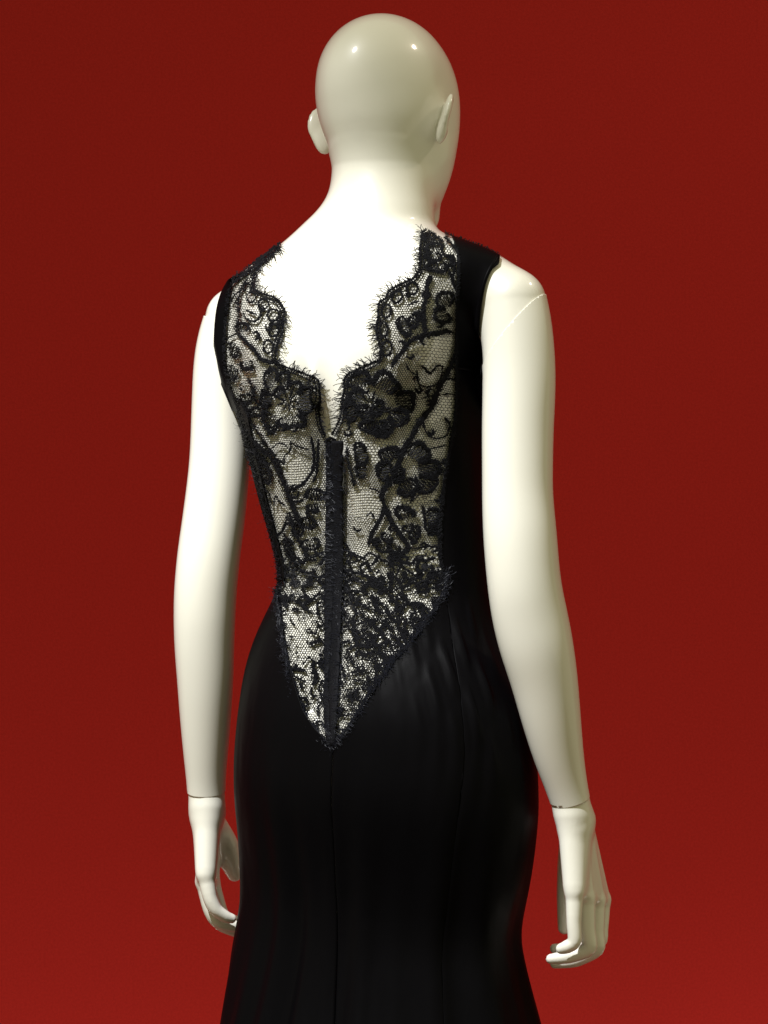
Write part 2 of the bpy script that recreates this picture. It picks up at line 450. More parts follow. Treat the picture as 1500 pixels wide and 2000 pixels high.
hand('hand', P(1106, 1535, -.0945), P(1124, 1600, -.086), (.0206, .0187),
     [YrR(1122, 1742, -.078, .0090), YrR(1144, 1752, -.060, .0096), YrR(1164, 1757, -.040, .0098), YrR(1174, 1757, -.019, .0096)],
     [[YrR(1122, 1742, -.078, .0092), YrR(1121, 1800, -.080, .0076), YrR(1122, 1838, -.080, .0070), YrR(1108, 1849, -.077, .0068), YrR(1096, 1853, -.074, .0055)],
      [YrR(1144, 1752, -.060, .0098), YrR(1147, 1815, -.062, .0084), YrR(1150, 1852, -.062, .0078), YrR(1110, 1868, -.056, .0072), YrR(1076, 1873, -.050, .0052)],
      [YrR(1164, 1757, -.040, .0100), YrR(1164, 1820, -.043, .0086), YrR(1165, 1853, -.044, .0080), YrR(1124, 1875, -.037, .0073), YrR(1084, 1882, -.031, .0052)],
      [YrR(1174, 1757, -.019, .0100), YrR(1172, 1812, -.021, .0086), YrR(1168, 1840, -.022, .0080), YrR(1122, 1856, -.016, .0072), YrR(1084, 1853, -.010, .0054)]],
     [YrR(1122, 1625, -.035, .015), YrR(1112, 1690, -.012, .0125), YrR(1105, 1755, .000, .0095), YrR(1102, 1812, .004, .0068)], .0132, mannequin)
hand('hand', P(402, 1515, .1065), P(405, 1585, .112), (.0206, .0197),
     [YrL(402, 1708, .108, .0096), YrL(399, 1722, .126, .0096), YrL(402, 1728, .146, .0098), YrL(412, 1724, .166, .0096)],
     [[YrL(402, 1708, .108, .0094), YrL(410, 1752, .106, .0080), YrL(421, 1776, .107, .0074), YrL(440, 1790, .111, .0066), YrL(452, 1794, .114, .0054)],
      [YrL(399, 1722, .126, .0094), YrL(411, 1775, .125, .0084), YrL(424, 1798, .126, .0078), YrL(452, 1808, .131, .0070), YrL(478, 1811, .136, .0052)],
      [YrL(402, 1728, .146, .0096), YrL(421, 1782, .146, .0086), YrL(431, 1804, .147, .0080), YrL(462, 1818, .152, .0072), YrL(490, 1822, .157, .0052)],
      [YrL(412, 1724, .166, .0100), YrL(428, 1775, .167, .0086), YrL(440, 1795, .168, .0080), YrL(470, 1802, .173, .0072), YrL(496, 1800, .178, .0054)]],
     [YrL(416, 1610, .158, .0150), YrL(440, 1650, .170, .0145), YrL(450, 1682, .178, .0125), YrL(458, 1706, .184, .0090)], .0132, mannequin)
# legs under the skirt
for sx in (-1, 1):
    hip = np.array([*axis_at(1.13), 1.16]) + RV * .075 * sx
    knee = hip * [1, 1, 0] + FV * .02 + UP * .70; ank = hip * [1, 1, 0] + UP * (PL_TOP + .07)
    C = np.array([hip * (1-t) + knee * t for t in np.linspace(0, 1, 12)] + [knee * (1-t) + ank * t for t in np.linspace(.08, 1, 12)])
    r_ = np.interp(np.linspace(0, 1, 24), [0, .45, .55, .7, 1], [.062, .045, .043, .044, .028])
    v, f = tube_mesh(C, r_, 24); mesh_obj('leg', v, f, M_SKIN, mannequin)
    C = np.array([ank + FV * t + UP * (-.035 - .3*t*(.16 - t)) for t in np.linspace(-.04, .16, 10)]) ; r_ = np.interp(np.linspace(0, 1, 10), [0, .15, .6, 1], [.018, .034, .032, .016])
    v, f = tube_mesh(C, r_, 20); mesh_obj('foot', v, f, M_SKIN, mannequin)

# ------------------------------------------------------------------ dress surfaces
DR = [(1100, 734, 541, 952, .081, .090), (1150, 736, 540, 957, .083, .091), (1200, 741, 518, 966, .089, .094), (1250, 748, 495, 981, .097, .098), (1300, 755, 478, 1001, .106, .102),
      (1350, 762, 468, 1017, .114, .104), (1400, 768, 461, 1030, .121, .105), (1450, 771, 456, 1038, .124, .105), (1500, 770, 453, 1043, .125, .104),
      (1560, 767, 454, 1043, .122, .103), (1620, 764, 459, 1038, .116, .102), (1680, 760, 462, 1030, .110, .10), (1740, 756, 463, 1019, .106, .099),
      (1800, 751, 458, 1007, .105, .099), (1830, 749, 453, 1006, .106, .100), (1860, 747, 447, 1013, .108, .102), (1920, 744, 438, 1026, .114, .108), (2000, 742, 427, 1046, .125, .118),
      (2300, 740, 378, 1085, .165, .150), (2700, 740, 305, 1175, .225, .19), (3250, 740, 235, 1260, .29, .23)]
_dy = np.arange(1100, 3251, 5.0); _D = np.array(DR, float)
D_cx, D_L, D_R, D_bB, D_bF = (gsmooth(pchip(_D[:, 0], _D[:, i], _dy), 4) for i in range(1, 6))
D_z = (ZC - (_dy - 1000) / PPM)[::-1]
def dz(tab, z): return float(np.interp(z, D_z, tab[::-1]))
D_aL = _solve((D_cx - D_L) / PPM, D_bB); D_aR = _solve((D_R - D_cx) / PPM, D_bF)
def zy(y): return ZC - (y - 1000) / PPM
def dirv(th): return -FV * math.cos(th) + RV * math.sin(th)
def dress_pt(th, z, off=0.003):
    ax_, ay_ = axis_at(max(z, T_z[-1]))
    if z < zy(1100):
        w = min(1, (zy(1100) - z) / .05)
        ax_ = ax_ * (1 - w) + w * (dz(D_cx, z) - 750) / PPM
    c = np.array([ax_, ay_, z]); d = dirv(th); r = 0.0
    if z > 1.12:
        h = BVH.ray_cast(Vector(c + d * .45), Vector(-d))
        if h[0] is not None: r = max(0, (np.array(h[0]) - c) @ d) + off
    if z < zy(1100):
        u, v = math.sin(th), -math.cos(th)
        a = dz(D_aL if u < 0 else D_aR, z); b_ = dz(D_bB if v < 0 else D_bF, z)
        ra = ((abs(u) / a) ** NEXP + (abs(v) / b_) ** NEXP) ** (-1 / NEXP)
        g = min(1.0, max(0.0, (zy(1700) - z) / .5))                    # fluting of the flared hem
        ra *= 1 + .045 * g * math.cos(9 * th + .8) + .02 * g * math.cos(17 * th + 2.1)
        # soft strain folds over the right hip
        e = math.exp(-((th - 1.25) / .42) ** 2) * math.exp(-((z - zy(1310)) / .085) ** 2)
        ra += .0027 * e * (math.sin(30 * th + 60 * (z - zy(1300))) + .8 * math.sin(47 * th - 38 * (z - zy(1300)) + 1.0))
        g2 = min(1.0, max(0.0, (zy(1430) - z) / .30))                  # soft hanging drape
        ra += g2 * (.0030 * math.cos(13 * th + 1.0) + .0022 * math.cos(21 * th + 4 * z + .5))
        r = max(r, ra)
    return c + d * r
def theta_at(px, z, lo=-1.05, hi=2.2):
    ths = np.linspace(lo, hi, 90); xs = np.array([to_px(dress_pt(t, z))[0] for t in ths])
    k = int(np.argmax(xs)); k0 = int(np.argmin(xs[:k+1])) if k > 0 else 0
    xs, ths = xs[k0:k+1], ths[k0:k+1]
    return float(np.interp(px, np.maximum.accumulate(xs), ths))
def curve_theta(pts, zs):
    """seam given as (y, x) pixels -> theta for every z"""
    ys = np.array([p_[0] for p_ in pts], float); th = np.array([theta_at(p_[1], zy(p_[0])) for p_ in pts])
    yy = 1000 - (np.asarray(zs) - ZC) * PPM
    return np.interp(yy, ys, gsmooth(th, .7) if len(th) > 6 else th)

# depth map of the back as the camera sees it: lace points sit on the body through it
GX0, GY0, GS = 396, 420, 3.0
gnx, gny = 212, 360
_pos = np.full((gny, gnx, 3), np.nan); _nor = np.full((gny, gnx, 3), np.nan)
CAMV = Vector((0, -DIST, ZC))
for j in range(gny):
    for i in range(gnx):
        q = P(GX0 + i * GS, GY0 + j * GS, 0.0)
        h = BVH.ray_cast(CAMV, (Vector(q) - CAMV).normalized())
        if h[0] is not None and h[3] < DIST + .35:
            _pos[j, i] = h[0]; _nor[j, i] = h[1]
_ok = ~np.isnan(_pos[:, :, 0])
def sil_y(x):
    """pixel row of the body's upper outline at column x (below the head)"""
    i = int(round((np.clip(x, GX0, GX0 + (gnx - 1) * GS) - GX0) / GS)); col = np.where(_ok[:, i])[0]
    return GY0 + GS * (col[0] if len(col) else 0)
def sil_line(x0, x1, dy, n=40):
    xs = np.linspace(x0, x1, n); ys = gsmooth(np.array([sil_y(x) for x in xs]), 2)
    return [(x, y + dy) for x, y in zip(xs, ys)]
for _ in range(14):                                   # carry the edge outwards for the few threads past the outline
    bad = np.isnan(_pos[:, :, 0])
    if not bad.any(): break
    for arr in (_pos, _nor):
        acc = np.zeros_like(arr); cnt = np.zeros(arr.shape[:2])
        for dj, di in ((1, 0), (-1, 0), (0, 1), (0, -1)):
            sh = np.roll(np.roll(arr, dj, 0), di, 1); ok = ~np.isnan(sh[:, :, 0])
            acc[ok] += sh[ok]; cnt[ok] += 1
        f = bad & (cnt > 0)
        arr[f] = acc[f] / cnt[f][:, None]
_pos = np.nan_to_num(_pos, nan=0.0); _nor = np.nan_to_num(_nor, nan=-0.5)
_depth = _pos[:, :, 1].copy()
def sp(pts, off):
    """pixels (N,2) -> points on the body raised by off, and normals"""
    pts = np.asarray(pts, float)
    fx = np.clip((pts[:, 0] - GX0) / GS, 0, gnx - 1.001); fy = np.clip((pts[:, 1] - GY0) / GS, 0, gny - 1.001)
    i, j = fx.astype(int), fy.astype(int); a, b_ = fx - i, fy - j
    def bl(A):
        w = lambda q: q[:, None] if A.ndim == 3 else q
        return A[j, i] * w((1-a)*(1-b_)) + A[j, i+1] * w(a*(1-b_)) + A[j+1, i] * w((1-a)*b_) + A[j+1, i+1] * w(a*b_)
    Y = bl(_depth); n = bl(_nor); n /= np.maximum(np.linalg.norm(n, axis=1), 1e-6)[:, None]
    s = PPM * DIST / (DIST + Y)
    q = np.stack([(pts[:, 0] - 750) / s, Y, ZC - (pts[:, 1] - 1000) / s], 1)
    off = np.broadcast_to(np.asarray(off, float), (len(pts),))
    return q + n * off[:, None], n

# ------------------------------------------------------------------ cloth materials
M_SATIN, nt, b = new_mat('black_satin', (0.0020, 0.0018, 0.0023), 0.44, Specular_IOR_Level=0.040)
tc = nt.nodes.new('ShaderNodeTexCoord')
mp = nt.nodes.new('ShaderNodeMapping'); mp.inputs['Scale'].default_value = (14, 14, 5)
n1 = nt.nodes.new('ShaderNodeTexNoise'); n1.inputs['Scale'].default_value = 1.0; n1.inputs['Detail'].default_value = 3
n2 = nt.nodes.new('ShaderNodeTexNoise'); n2.inputs['Scale'].default_value = 900
bp = nt.nodes.new('ShaderNodeBump'); bp.inputs['Strength'].default_value = 0.4; bp.inputs['Distance'].default_value = 0.01
bp2 = nt.nodes.new('ShaderNodeBump'); bp2.inputs['Strength'].default_value = 0.12; bp2.inputs['Distance'].default_value = 0.0004
nt.links.new(tc.outputs['Object'], mp.inputs['Vector']); nt.links.new(mp.outputs['Vector'], n1.inputs['Vector']); nt.links.new(tc.outputs['Object'], n2.inputs['Vector'])
nt.links.new(n1.outputs['Fac'], bp.inputs['Height']); nt.links.new(n2.outputs['Fac'], bp2.inputs['Height'])
nt.links.new(bp.outputs['Normal'], bp2.inputs['Normal']); nt.links.new(bp2.outputs['Normal'], b.inputs['Normal'])
M_THREAD, nt, b = new_mat('black_lace_thread', (0.005, 0.005, 0.0075), 0.6, Specular_IOR_Level=0.16)
add_noise_bump(nt, b, 1500, 0.5, 0.0005)
M_CORD, nt, b = new_mat('black_lace_cord', (0.0035, 0.0035, 0.0050), 0.7, Specular_IOR_Level=0.12)
add_noise_bump(nt, b, 900, 0.9, 0.001)
M_HAIR, nt, b = new_mat('blue_black_fringe_thread', (0.008, 0.009, 0.016), 0.45, Specular_IOR_Level=0.25)
add_noise_bump(nt, b, 1500, 0.2, 0.0003)

dress = thing('evening_gown', 'long black satin gown with sheer lace back, worn by the cream mannequin', 'dress', (0.0, 0.0, PL_TOP))
def grid_faces(nr, nc, base=0):
    return [(base + i*nc + j, base + i*nc + j + 1, base + (i+1)*nc + j + 1, base + (i+1)*nc + j) for i in range(nr-1) for j in range(nc-1)]
def satin(name, V, Fc, parent=dress, mat=None, th=0.0008):
    o = mesh_obj(name, V, Fc, mat or M_SATIN, parent)
    m = o.modifiers.new('thickness', 'SOLIDIFY'); m.thickness = th; m.offset = 0
    return o

ZB = PL_TOP + .012
def zrows(z0, n): return None
Y_ROWS = np.array(sorted(set(list(np.arange(720, 2060, 13.0)) + list(np.linspace(2060, 1000 + (ZC - ZB) * PPM, 26)))))
Z_ROWS = zy(Y_ROWS)
RSEAM = [(720, 886), (760, 887), (830, 881), (900, 869), (960, 861), (1020, 857), (1090, 857), (1140, 868), (1180, 878), (1240, 885), (1300, 892), (1360, 901), (1420, 906), (1480, 904),
         (1560, 893), (1620, 885), (1680, 878), (1760, 868), (1850, 866), (2000, 871), (2300, 880), (3240, 900)]
CSEAM = [(1150, 654), (1250, 653), (1350, 651), (1450, 649), (1550, 648), (1700, 647), (2000, 645), (3240, 640)]
TH_R = curve_theta(RSEAM, Z_ROWS); TH_C = curve_theta(CSEAM, Z_ROWS)
LSIDE = math.radians(-100)
def seam_dip(u):   # cloth sinks a little into the seams
    return -.0004 * (math.exp(-(u / .03) ** 2) + math.exp(-((1 - u) / .03) ** 2))
def hang_panel(name, top, thL, thR, ncol, off=0.003):
    """top: list of (theta, z) from left to right; columns fall from it to the hem"""
    V = []; nr = 120
    top = np.array(top, float)
    L = np.concatenate([[0], np.cumsum(np.hypot(np.diff(top[:, 0]) * .12, np.diff(top[:, 1])))])
    s_ = np.linspace(0, L[-1], ncol)
    tth, tz = np.interp(s_, L, top[:, 0]), np.interp(s_, L, top[:, 1])
    zi = Z_ROWS[::-1]
    cols = []
    for k in range(ncol):
        l0, r0 = np.interp(tz[k], zi, thL[::-1]), np.interp(tz[k], zi, thR[::-1])
        w = min(1, max(0, (tth[k] - l0) / (r0 - l0)))
        t = np.linspace(0, 1, nr) ** 1.5
        zc = tz[k] + (ZB - tz[k]) * t
        col = []
        for z in zc:
            l, r_ = np.interp(z, zi, thL[::-1]), np.interp(z, zi, thR[::-1])
            th = l + (r_ - l) * w
            fade = 1 if z < zy(1500) else 1
            col.append(dress_pt(th, z, off + seam_dip(w)) + dirv(th) * (seam_dip(w) if z < zy(1560) else 0))
        cols.append(col)
    V = [cols[j][i] for i in range(nr) for j in range(ncol)]
    return satin(name, V, grid_faces(nr, ncol))
def px_theta(px, py):
    z = zy(py)
    for _ in range(3):
        t = theta_at(px, z); p_ = dress_pt(t, z); z = ZC - (py - 1000) / ppm(p_[1])
    return t, z
V_LEFT = [(546, 1152), (549, 1190), (556, 1240), (565, 1295), (576, 1340), (592, 1388), (614, 1422), (638, 1446), (651, 1460)]
V_RIGHT = [(651, 1460), (668, 1443), (692, 1408), (716, 1370), (742, 1330), (772, 1290), (810, 1245), (842, 1200), (862, 1165), (872, 1138)]
tl = [(LSIDE, zy(1125)), (math.radians(-75), zy(1135))] + [px_theta(*q) for q in V_LEFT]
hang_panel('back_skirt_panel', tl, np.full(len(Z_ROWS), LSIDE), TH_C, 64)
hang_panel('back_skirt_panel', [px_theta(*q) for q in V_RIGHT], TH_C, TH_R, 56)

# right side panel with its shoulder strap
ST_L = [(836, 457), (868, 474), (893, 500), (893, 545), (888, 600), (885, 660), (886, 720)]
ST_T = None
ST_R = [(974, 509), (960, 530), (952, 550), (946, 580), (943, 610), (940, 645), (940, 672), (942, 695), (945, 716), (945, 735)]
def resamp(pts, n):
    pts = np.array(pts, float); L = np.concatenate([[0], np.cumsum(np.linalg.norm(np.diff(pts, axis=0), axis=1))])
    s_ = np.linspace(0, L[-1], n); return np.stack([np.interp(s_, L, pts[:, k]) for k in range(2)], 1)
def smooth_px(pts, step=2.5, closed=False):
    """Catmull-Rom through pixel points, resampled evenly"""
    p_ = np.array(pts, float)
    if closed: p_ = np.vstack([p_[-1], p_, p_[0], p_[1]])
    else: p_ = np.vstack([2*p_[0] - p_[1], p_, 2*p_[-1] - p_[-2]])
    out = []
    for k in range(1, len(p_) - 2):
        for t in np.linspace(0, 1, 10, endpoint=False):
            a, b_, c, d = p_[k-1], p_[k], p_[k+1], p_[k+2]
            out.append(.5 * (2*b_ + (c-a)*t + (2*a-5*b_+4*c-d)*t*t + (3*b_-a-3*c+d)*t**3))
    out.append(p_[-2]); out = np.array(out)
    L = np.linalg.norm(np.diff(out, axis=0), axis=1).sum()
    return resamp(out, max(4, int(L / step)))
NU, NF = 26, 40
ys_px = np.concatenate([np.linspace(480, 720, 56), np.arange(730, 1135, 10.0)])
SLX = lambda y: np.interp(y, [480, 500, 545, 600, 660, 720, 760, 830, 900, 960, 1020, 1090, 1140], [880, 892, 893, 888, 885, 886, 887, 881, 869, 861, 857, 857, 868])
_sr = smooth_px(ST_R)
SRX = lambda y: np.interp(y, list(_sr[:, 1]) + [740, 1140], list(_sr[:, 0]) + [946, 946])
top_line = resamp(sil_line(880, 974, 3.0), NU)
V = []; rows_px = []
for y in ys_px:
    w = max(0, 1 - (y - 480) / 50)
    row = []
    for j in range(NU):
        u = j / (NU - 1); x = SLX(y) * (1-u) + SRX(max(y, 509)) * u
        yy = y + (top_line[j][1] - 480) * w
        row.append((x, yy))
    rows_px.append(sp(row, .003)[0])
_A = np.array(rows_px); _i = int(np.searchsorted(ys_px, 640)); _j = int(np.searchsorted(ys_px, 860))
for j in range(NU):                                     # the cloth bridges the hollow under the arm
    w_ = (j / (NU - 1)) ** 2
    for k in range(3):
        sm = gsmooth(np.pad(_A[_i:_j, j, k], 4, mode='edge'), 5)[4:-4]
        en = np.clip(np.minimum(np.arange(_j - _i), np.arange(_j - _i)[::-1]) / 6.0, 0, 1) * w_
        _A[_i:_j, j, k] = _A[_i:_j, j, k] * (1 - en) + sm * en
rows_px = [list(r_) for r_ in _A]
TH_F = math.radians(190)
def th_of(p_):
    ax_, ay_ = axis_at(p_[2]); d = np.array([p_[0] - ax_, p_[1] - ay_, 0]); return math.atan2(d @ RV, -(d @ FV))
npx_up = int((ys_px < 719.9).sum())
V = [q for r_ in rows_px[:npx_up + 1] for q in r_]
Fc = grid_faces(npx_up + 1, NU)
base0 = len(V); ncol2 = NU + NF; V2 = []; nrow2 = 0
def round_front(te, z): return [dress_pt(te + (TH_F - te) * (j + 1) / NF, z) for j in range(NF)]
for r_ in rows_px[npx_up:]:
    e = r_[-1]; V2 += list(r_) + round_front(th_of(e), e[2]); nrow2 += 1
for k in range(len(Y_ROWS)):
    if Y_ROWS[k] < 1140: continue
    z = Z_ROWS[k]; te = max(theta_at(946, z), TH_R[k] + .25)
    for j in range(NU):
        t = TH_R[k] + (te - TH_R[k]) * j / (NU - 1)
        V2.append(dress_pt(t, z, .003) + dirv(t) * (-.0008 * math.exp(-(j / 1.5) ** 2)))
    V2 += round_front(te, z); nrow2 += 1
sidep = satin('side_panel', V + V2, Fc + grid_faces(nrow2, ncol2, base0))
# front: from the left side seam round to the right side panel
LEDGE = [(776, 466), (800, 470), (830, 481), (870, 492), (920, 507), (980, 523), (1040, 538), (1090, 551), (1130, 558), (1160, 552), (1200, 528), (1260, 500), (1400, 472), (1700, 474), (2000, 440), (3240, 300)]
zf = [k for k in range(len(Y_ROWS)) if Y_ROWS[k] >= 774]
TH_LE = curve_theta(LEDGE, Z_ROWS)
TH_LE = np.where(Y_ROWS > 1140, LSIDE, TH_LE)
V = []; NCF = 46
for k in zf:
    z = Z_ROWS[k]; a = TH_LE[k]; b_ = TH_F - 2 * math.pi
    for j in range(NCF):
        t = a + (b_ - a) * (j / (NCF - 1)) ** 1.5
        V.append(dress_pt(t, z, .0034))
satin('front_panel', V, grid_faces(len(zf), NCF))
# front bodice with scooped neckline, seen only from other sides
def front_pt(lat, y, off=.003):
    z = zy(y); ax_, ay_ = axis_at(z); c = np.array([ax_, ay_, z]) + RV * lat
    h = BVH.ray_cast(Vector(c + FV * .4), Vector(-FV))
    return (np.array(h[0]) + np.array(h[1]) * off) if h[0] is not None else None
for sgn in (-1, 1):
    rows = []
    for y in np.linspace(800, 520, 30):
        inn = np.interp(y, [520, 600, 700, 740, 800], [.078, .066, .030, .0, .0]); out = np.interp(y, [520, 560, 640, 700, 760, 800], [.128, .126, .118, .122, .135, .140])
        row = [front_pt(sgn * (inn + (out - inn) * j / 14), y) for j in range(15)]
        if all(q is not None for q in row): rows.append(row)
    if len(rows) > 3:
        satin('bodice_front', [q for r_ in rows for q in r_], grid_faces(len(rows), 15))
# left armhole binding
bo = smooth_px([(447, 553), (440, 562), (429, 590), (424, 620), (421, 650), (421, 690), (424, 712), (432, 738), (446, 772), (458, 800)])
bi = smooth_px([(468, 540), (456, 560), (450, 590), (447, 620), (444, 660), (443, 690), (445, 714), (452, 740), (462, 772), (473, 802)])
bo, bi = resamp(bo, 70), resamp(bi, 70)
cols = []
for j in range(7):
    u = j / 6; c_ = sp([bo[i] * (1-u) + bi[i] * u for i in range(70)], .0028 + .0016 * math.sin(math.pi * u))[0]
    cols.append(np.stack([gsmooth(c_[:, k], 4) for k in range(3)], 1))
satin('armhole_binding', [cols[j][i] for i in range(70) for j in range(7)], grid_faces(70, 7))
# right armhole: a narrow turned edge
ro = resamp(smooth_px(ST_R), 60); tt_ = np.gradient(ro, axis=0); tt_ /= np.linalg.norm(tt_, axis=1)[:, None]
ri = ro + np.stack([tt_[:, 1], -tt_[:, 0]], 1) * -9
if ri[30, 0] > ro[30, 0]: ri = ro - (ri - ro)
cols = []
for j in range(6):
    u_ = j / 5; c_ = sp([ro[i] * (1-u_) + ri[i] * u_ for i in range(60)], .0030 + .0018 * math.sin(math.pi * u_))[0]
    cols.append(np.stack([gsmooth(c_[:, k], 2) for k in range(3)], 1))
satin('armhole_binding', [cols[j][i] for i in range(60) for j in range(6)], grid_faces(60, 6))

# ------------------------------------------------------------------ lace, thread by thread
rnd = random.Random(11); nr_ = np.random.RandomState(4)
EDGE_L = [(549, 479), (540, 495), (524, 509), (512, 518), (505, 530), (500, 543), (496, 555), (499, 566), (508, 571), (521, 577), (536, 581), (548, 590), (556, 602), (558, 614),
          (554, 628), (556, 642), (553, 655), (547, 666), (543, 681), (541, 698), (545, 709), (560, 716), (580, 723), (600, 730), (616, 737), (624, 745), (625, 760), (625, 780), (625, 800), (626, 820), (630, 836), (637, 850)]
EDGE_R = [(832, 453), (825, 458), (823, 473), (821, 491), (821, 510), (820, 528), (815, 537), (806, 546), (796, 551), (783, 558), (768, 565), (759, 574), (756, 583), (748, 588), (743, 594),
          (741, 608), (741, 624), (738, 639), (739, 655), (743, 670), (746, 687), (744, 702), (732, 707), (716, 715), (698, 722), (682, 731), (675, 741), (675, 760), (672, 779), (670, 800), (667, 817), (659, 836), (654, 848)]
SIDE_L = [(470, 538), (458, 556), (450, 590), (447, 620), (444, 665), (444, 705), (451, 740), (462, 775), (474, 815), (488, 865), (503, 920), (519, 978), (534, 1035), (547, 1090), (551, 1130), (548, 1165)]
SEAM_LACE_R = [(868, 470), (893, 498), (894, 545), (889, 600), (886, 690), (888, 750), (882, 830), (870, 900), (862, 960), (858, 1020), (858, 1090), (870, 1140)]
eL, eR = smooth_px(EDGE_L, 2.5), smooth_px(EDGE_R, 2.5)
POLY_L = np.vstack([eL, [(638, 860), (638, 1448)], smooth_px(V_LEFT[::-1], 4), smooth_px(SIDE_L[::-1], 4), [(500, 517), (530, 496)]])
POLY_R = np.vstack([eR, [(677, 862), (672, 1000), (667, 1300), (655, 1448)], smooth_px(V_RIGHT[1:], 4), smooth_px(SEAM_LACE_R[::-1], 4), [(850, 461)]])
def inside(poly, pts):
    x, y = pts[:, 0], pts[:, 1]; c = np.zeros(len(pts), bool); n = len(poly); j = n - 1
    for i in range(n):
        xi, yi, xj, yj = *poly[i], *poly[j]
        m = (yi > y) != (yj > y)
        if yi != yj: c ^= m & (x < (xj - xi) * (y - yi) / (yj - yi) + xi)
        j = i
    return c

def flat_threads(segs, w, off, V, Fc):
    """segs (N,2,2) pixel segments -> thin raised threads (three-sided) of width w px"""
    segs = np.asarray(segs, float)
    if not len(segs): return
    a, n = sp(segs[:, 0], off); b_, _ = sp(segs[:, 1], off)
    t = b_ - a; s_ = np.cross(n, t); s_ /= np.maximum(np.linalg.norm(s_, axis=1), 1e-9)[:, None]
    hw = np.broadcast_to(np.asarray(w, float), (len(segs),))[:, None] * .5 / PPM
    e = t * .04
    base = sum(len(q) for q in V)
    top = n * hw * .9
    V.append(np.stack([a - s_*hw - e, a + s_*hw - e, a + top - e, b_ - s_*hw + e, b_ + s_*hw + e, b_ + top + e], 1).reshape(-1, 3))
    k = base + 6 * np.arange(len(segs))
    for q in ((0, 3, 5, 2), (1, 2, 5, 4), (0, 1, 4, 3)):
        Fc.append(np.stack([k + i for i in q], 1))
def build(name, V, Fc, mat, parent, stuff=False):
    if not V: return None
    V = np.concatenate(V); Fc = np.concatenate(Fc)
    o = mesh_obj(name, V, Fc, mat, parent, smooth=False)
    if stuff: o['kind'] = 'stuff'
    return o
def cord(name, pts, w, parent, closed=False, off=.0026, smooth=True, mat=None, rough=.22, taper=False, hgt=.18, stitch=True):
    """a worked cord of width w px lying on the body along pixel points: a flat core overstitched with slanting threads"""
    q = smooth_px(pts, max(1.6, w * .35), closed) if smooth else np.array(pts, float)
    if closed: q = q[:-1]
    n_ = len(q); c, nn = sp(q, off)
    t = (np.roll(c, -1, 0) - np.roll(c, 1, 0)) if closed else np.gradient(c, axis=0)
    s_ = np.cross(nn, t); s_ /= np.maximum(np.linalg.norm(s_, axis=1), 1e-9)[:, None]
    prof = np.ones(n_)
    if taper: prof = np.clip(np.minimum(np.arange(n_), np.arange(n_)[::-1]) / 4.0 + .35, 0, 1)
    prof = prof * (1 + rough * gsmooth(nr_.uniform(-1.6, 1.6, n_ + 0), 1.2)[:n_]) if n_ > 8 else prof
    ww = w * (.40 if stitch else .5) / PPM * prof
    K = 6; V = []
    for k in range(K):
        al = 2 * math.pi * k / K
        V.append(c + s_ * (ww * math.cos(al))[:, None] + nn * (np.minimum(ww, .004) * hgt * math.sin(al))[:, None])
    V = np.stack(V, 1).reshape(-1, 3); Fc = []
    for i in range(n_ if closed else n_ - 1):
        i2 = (i + 1) % n_
        for k in range(K):
            k2 = (k + 1) % K; Fc.append((i*K + k, i2*K + k, i2*K + k2, i*K + k2))
    Vs, Fs = [V], [np.array(Fc)]
    if stitch:
        tq = (np.roll(q, -1, 0) - np.roll(q, 1, 0)) if closed else np.gradient(q, axis=0)
        tq /= np.maximum(np.linalg.norm(tq, axis=1), 1e-6)[:, None]
        L = np.linalg.norm(np.diff(q, axis=0), axis=1).sum(); m = max(6, int(L / 1.15))
        k = nr_.randint(0, n_, m); sl_ = nr_.uniform(.35, 1.3, m) * np.where(nr_.rand(m) < .5, 1, -1)
        ca, sa = np.cos(sl_), np.sin(sl_); d = np.stack([tq[k, 0]*ca - tq[k, 1]*sa, tq[k, 0]*sa + tq[k, 1]*ca], 1)
        ln = w * prof[k] * nr_.uniform(.35, .68, m) + .8
        ce = q[k] + nr_.uniform(-.12, .12, (m, 2)) * w
        flat_threads(np.stack([ce - d * ln[:, None], ce + d * ln[:, None]], 1), nr_.uniform(.9, 1.7, m), off + .0003, Vs, Fs)
    return mesh_obj(name, np.concatenate(Vs), [f for F_ in Fs for f in F_.tolist()], mat or M_CORD, parent, smooth=False)
def ell_px(cx, cy, rx, ry, rot=0, n=16, wob=.10):
    a = math.radians(rot); out = []
    for k in range(n):
        t = 2 * math.pi * k / n; f = 1 + wob * rnd.uniform(-1, 1)
        x, y = rx * f * math.cos(t), ry * f * math.sin(t)
        out.append((cx + x * math.cos(a) - y * math.sin(a), cy + x * math.sin(a) + y * math.cos(a)))
    return out

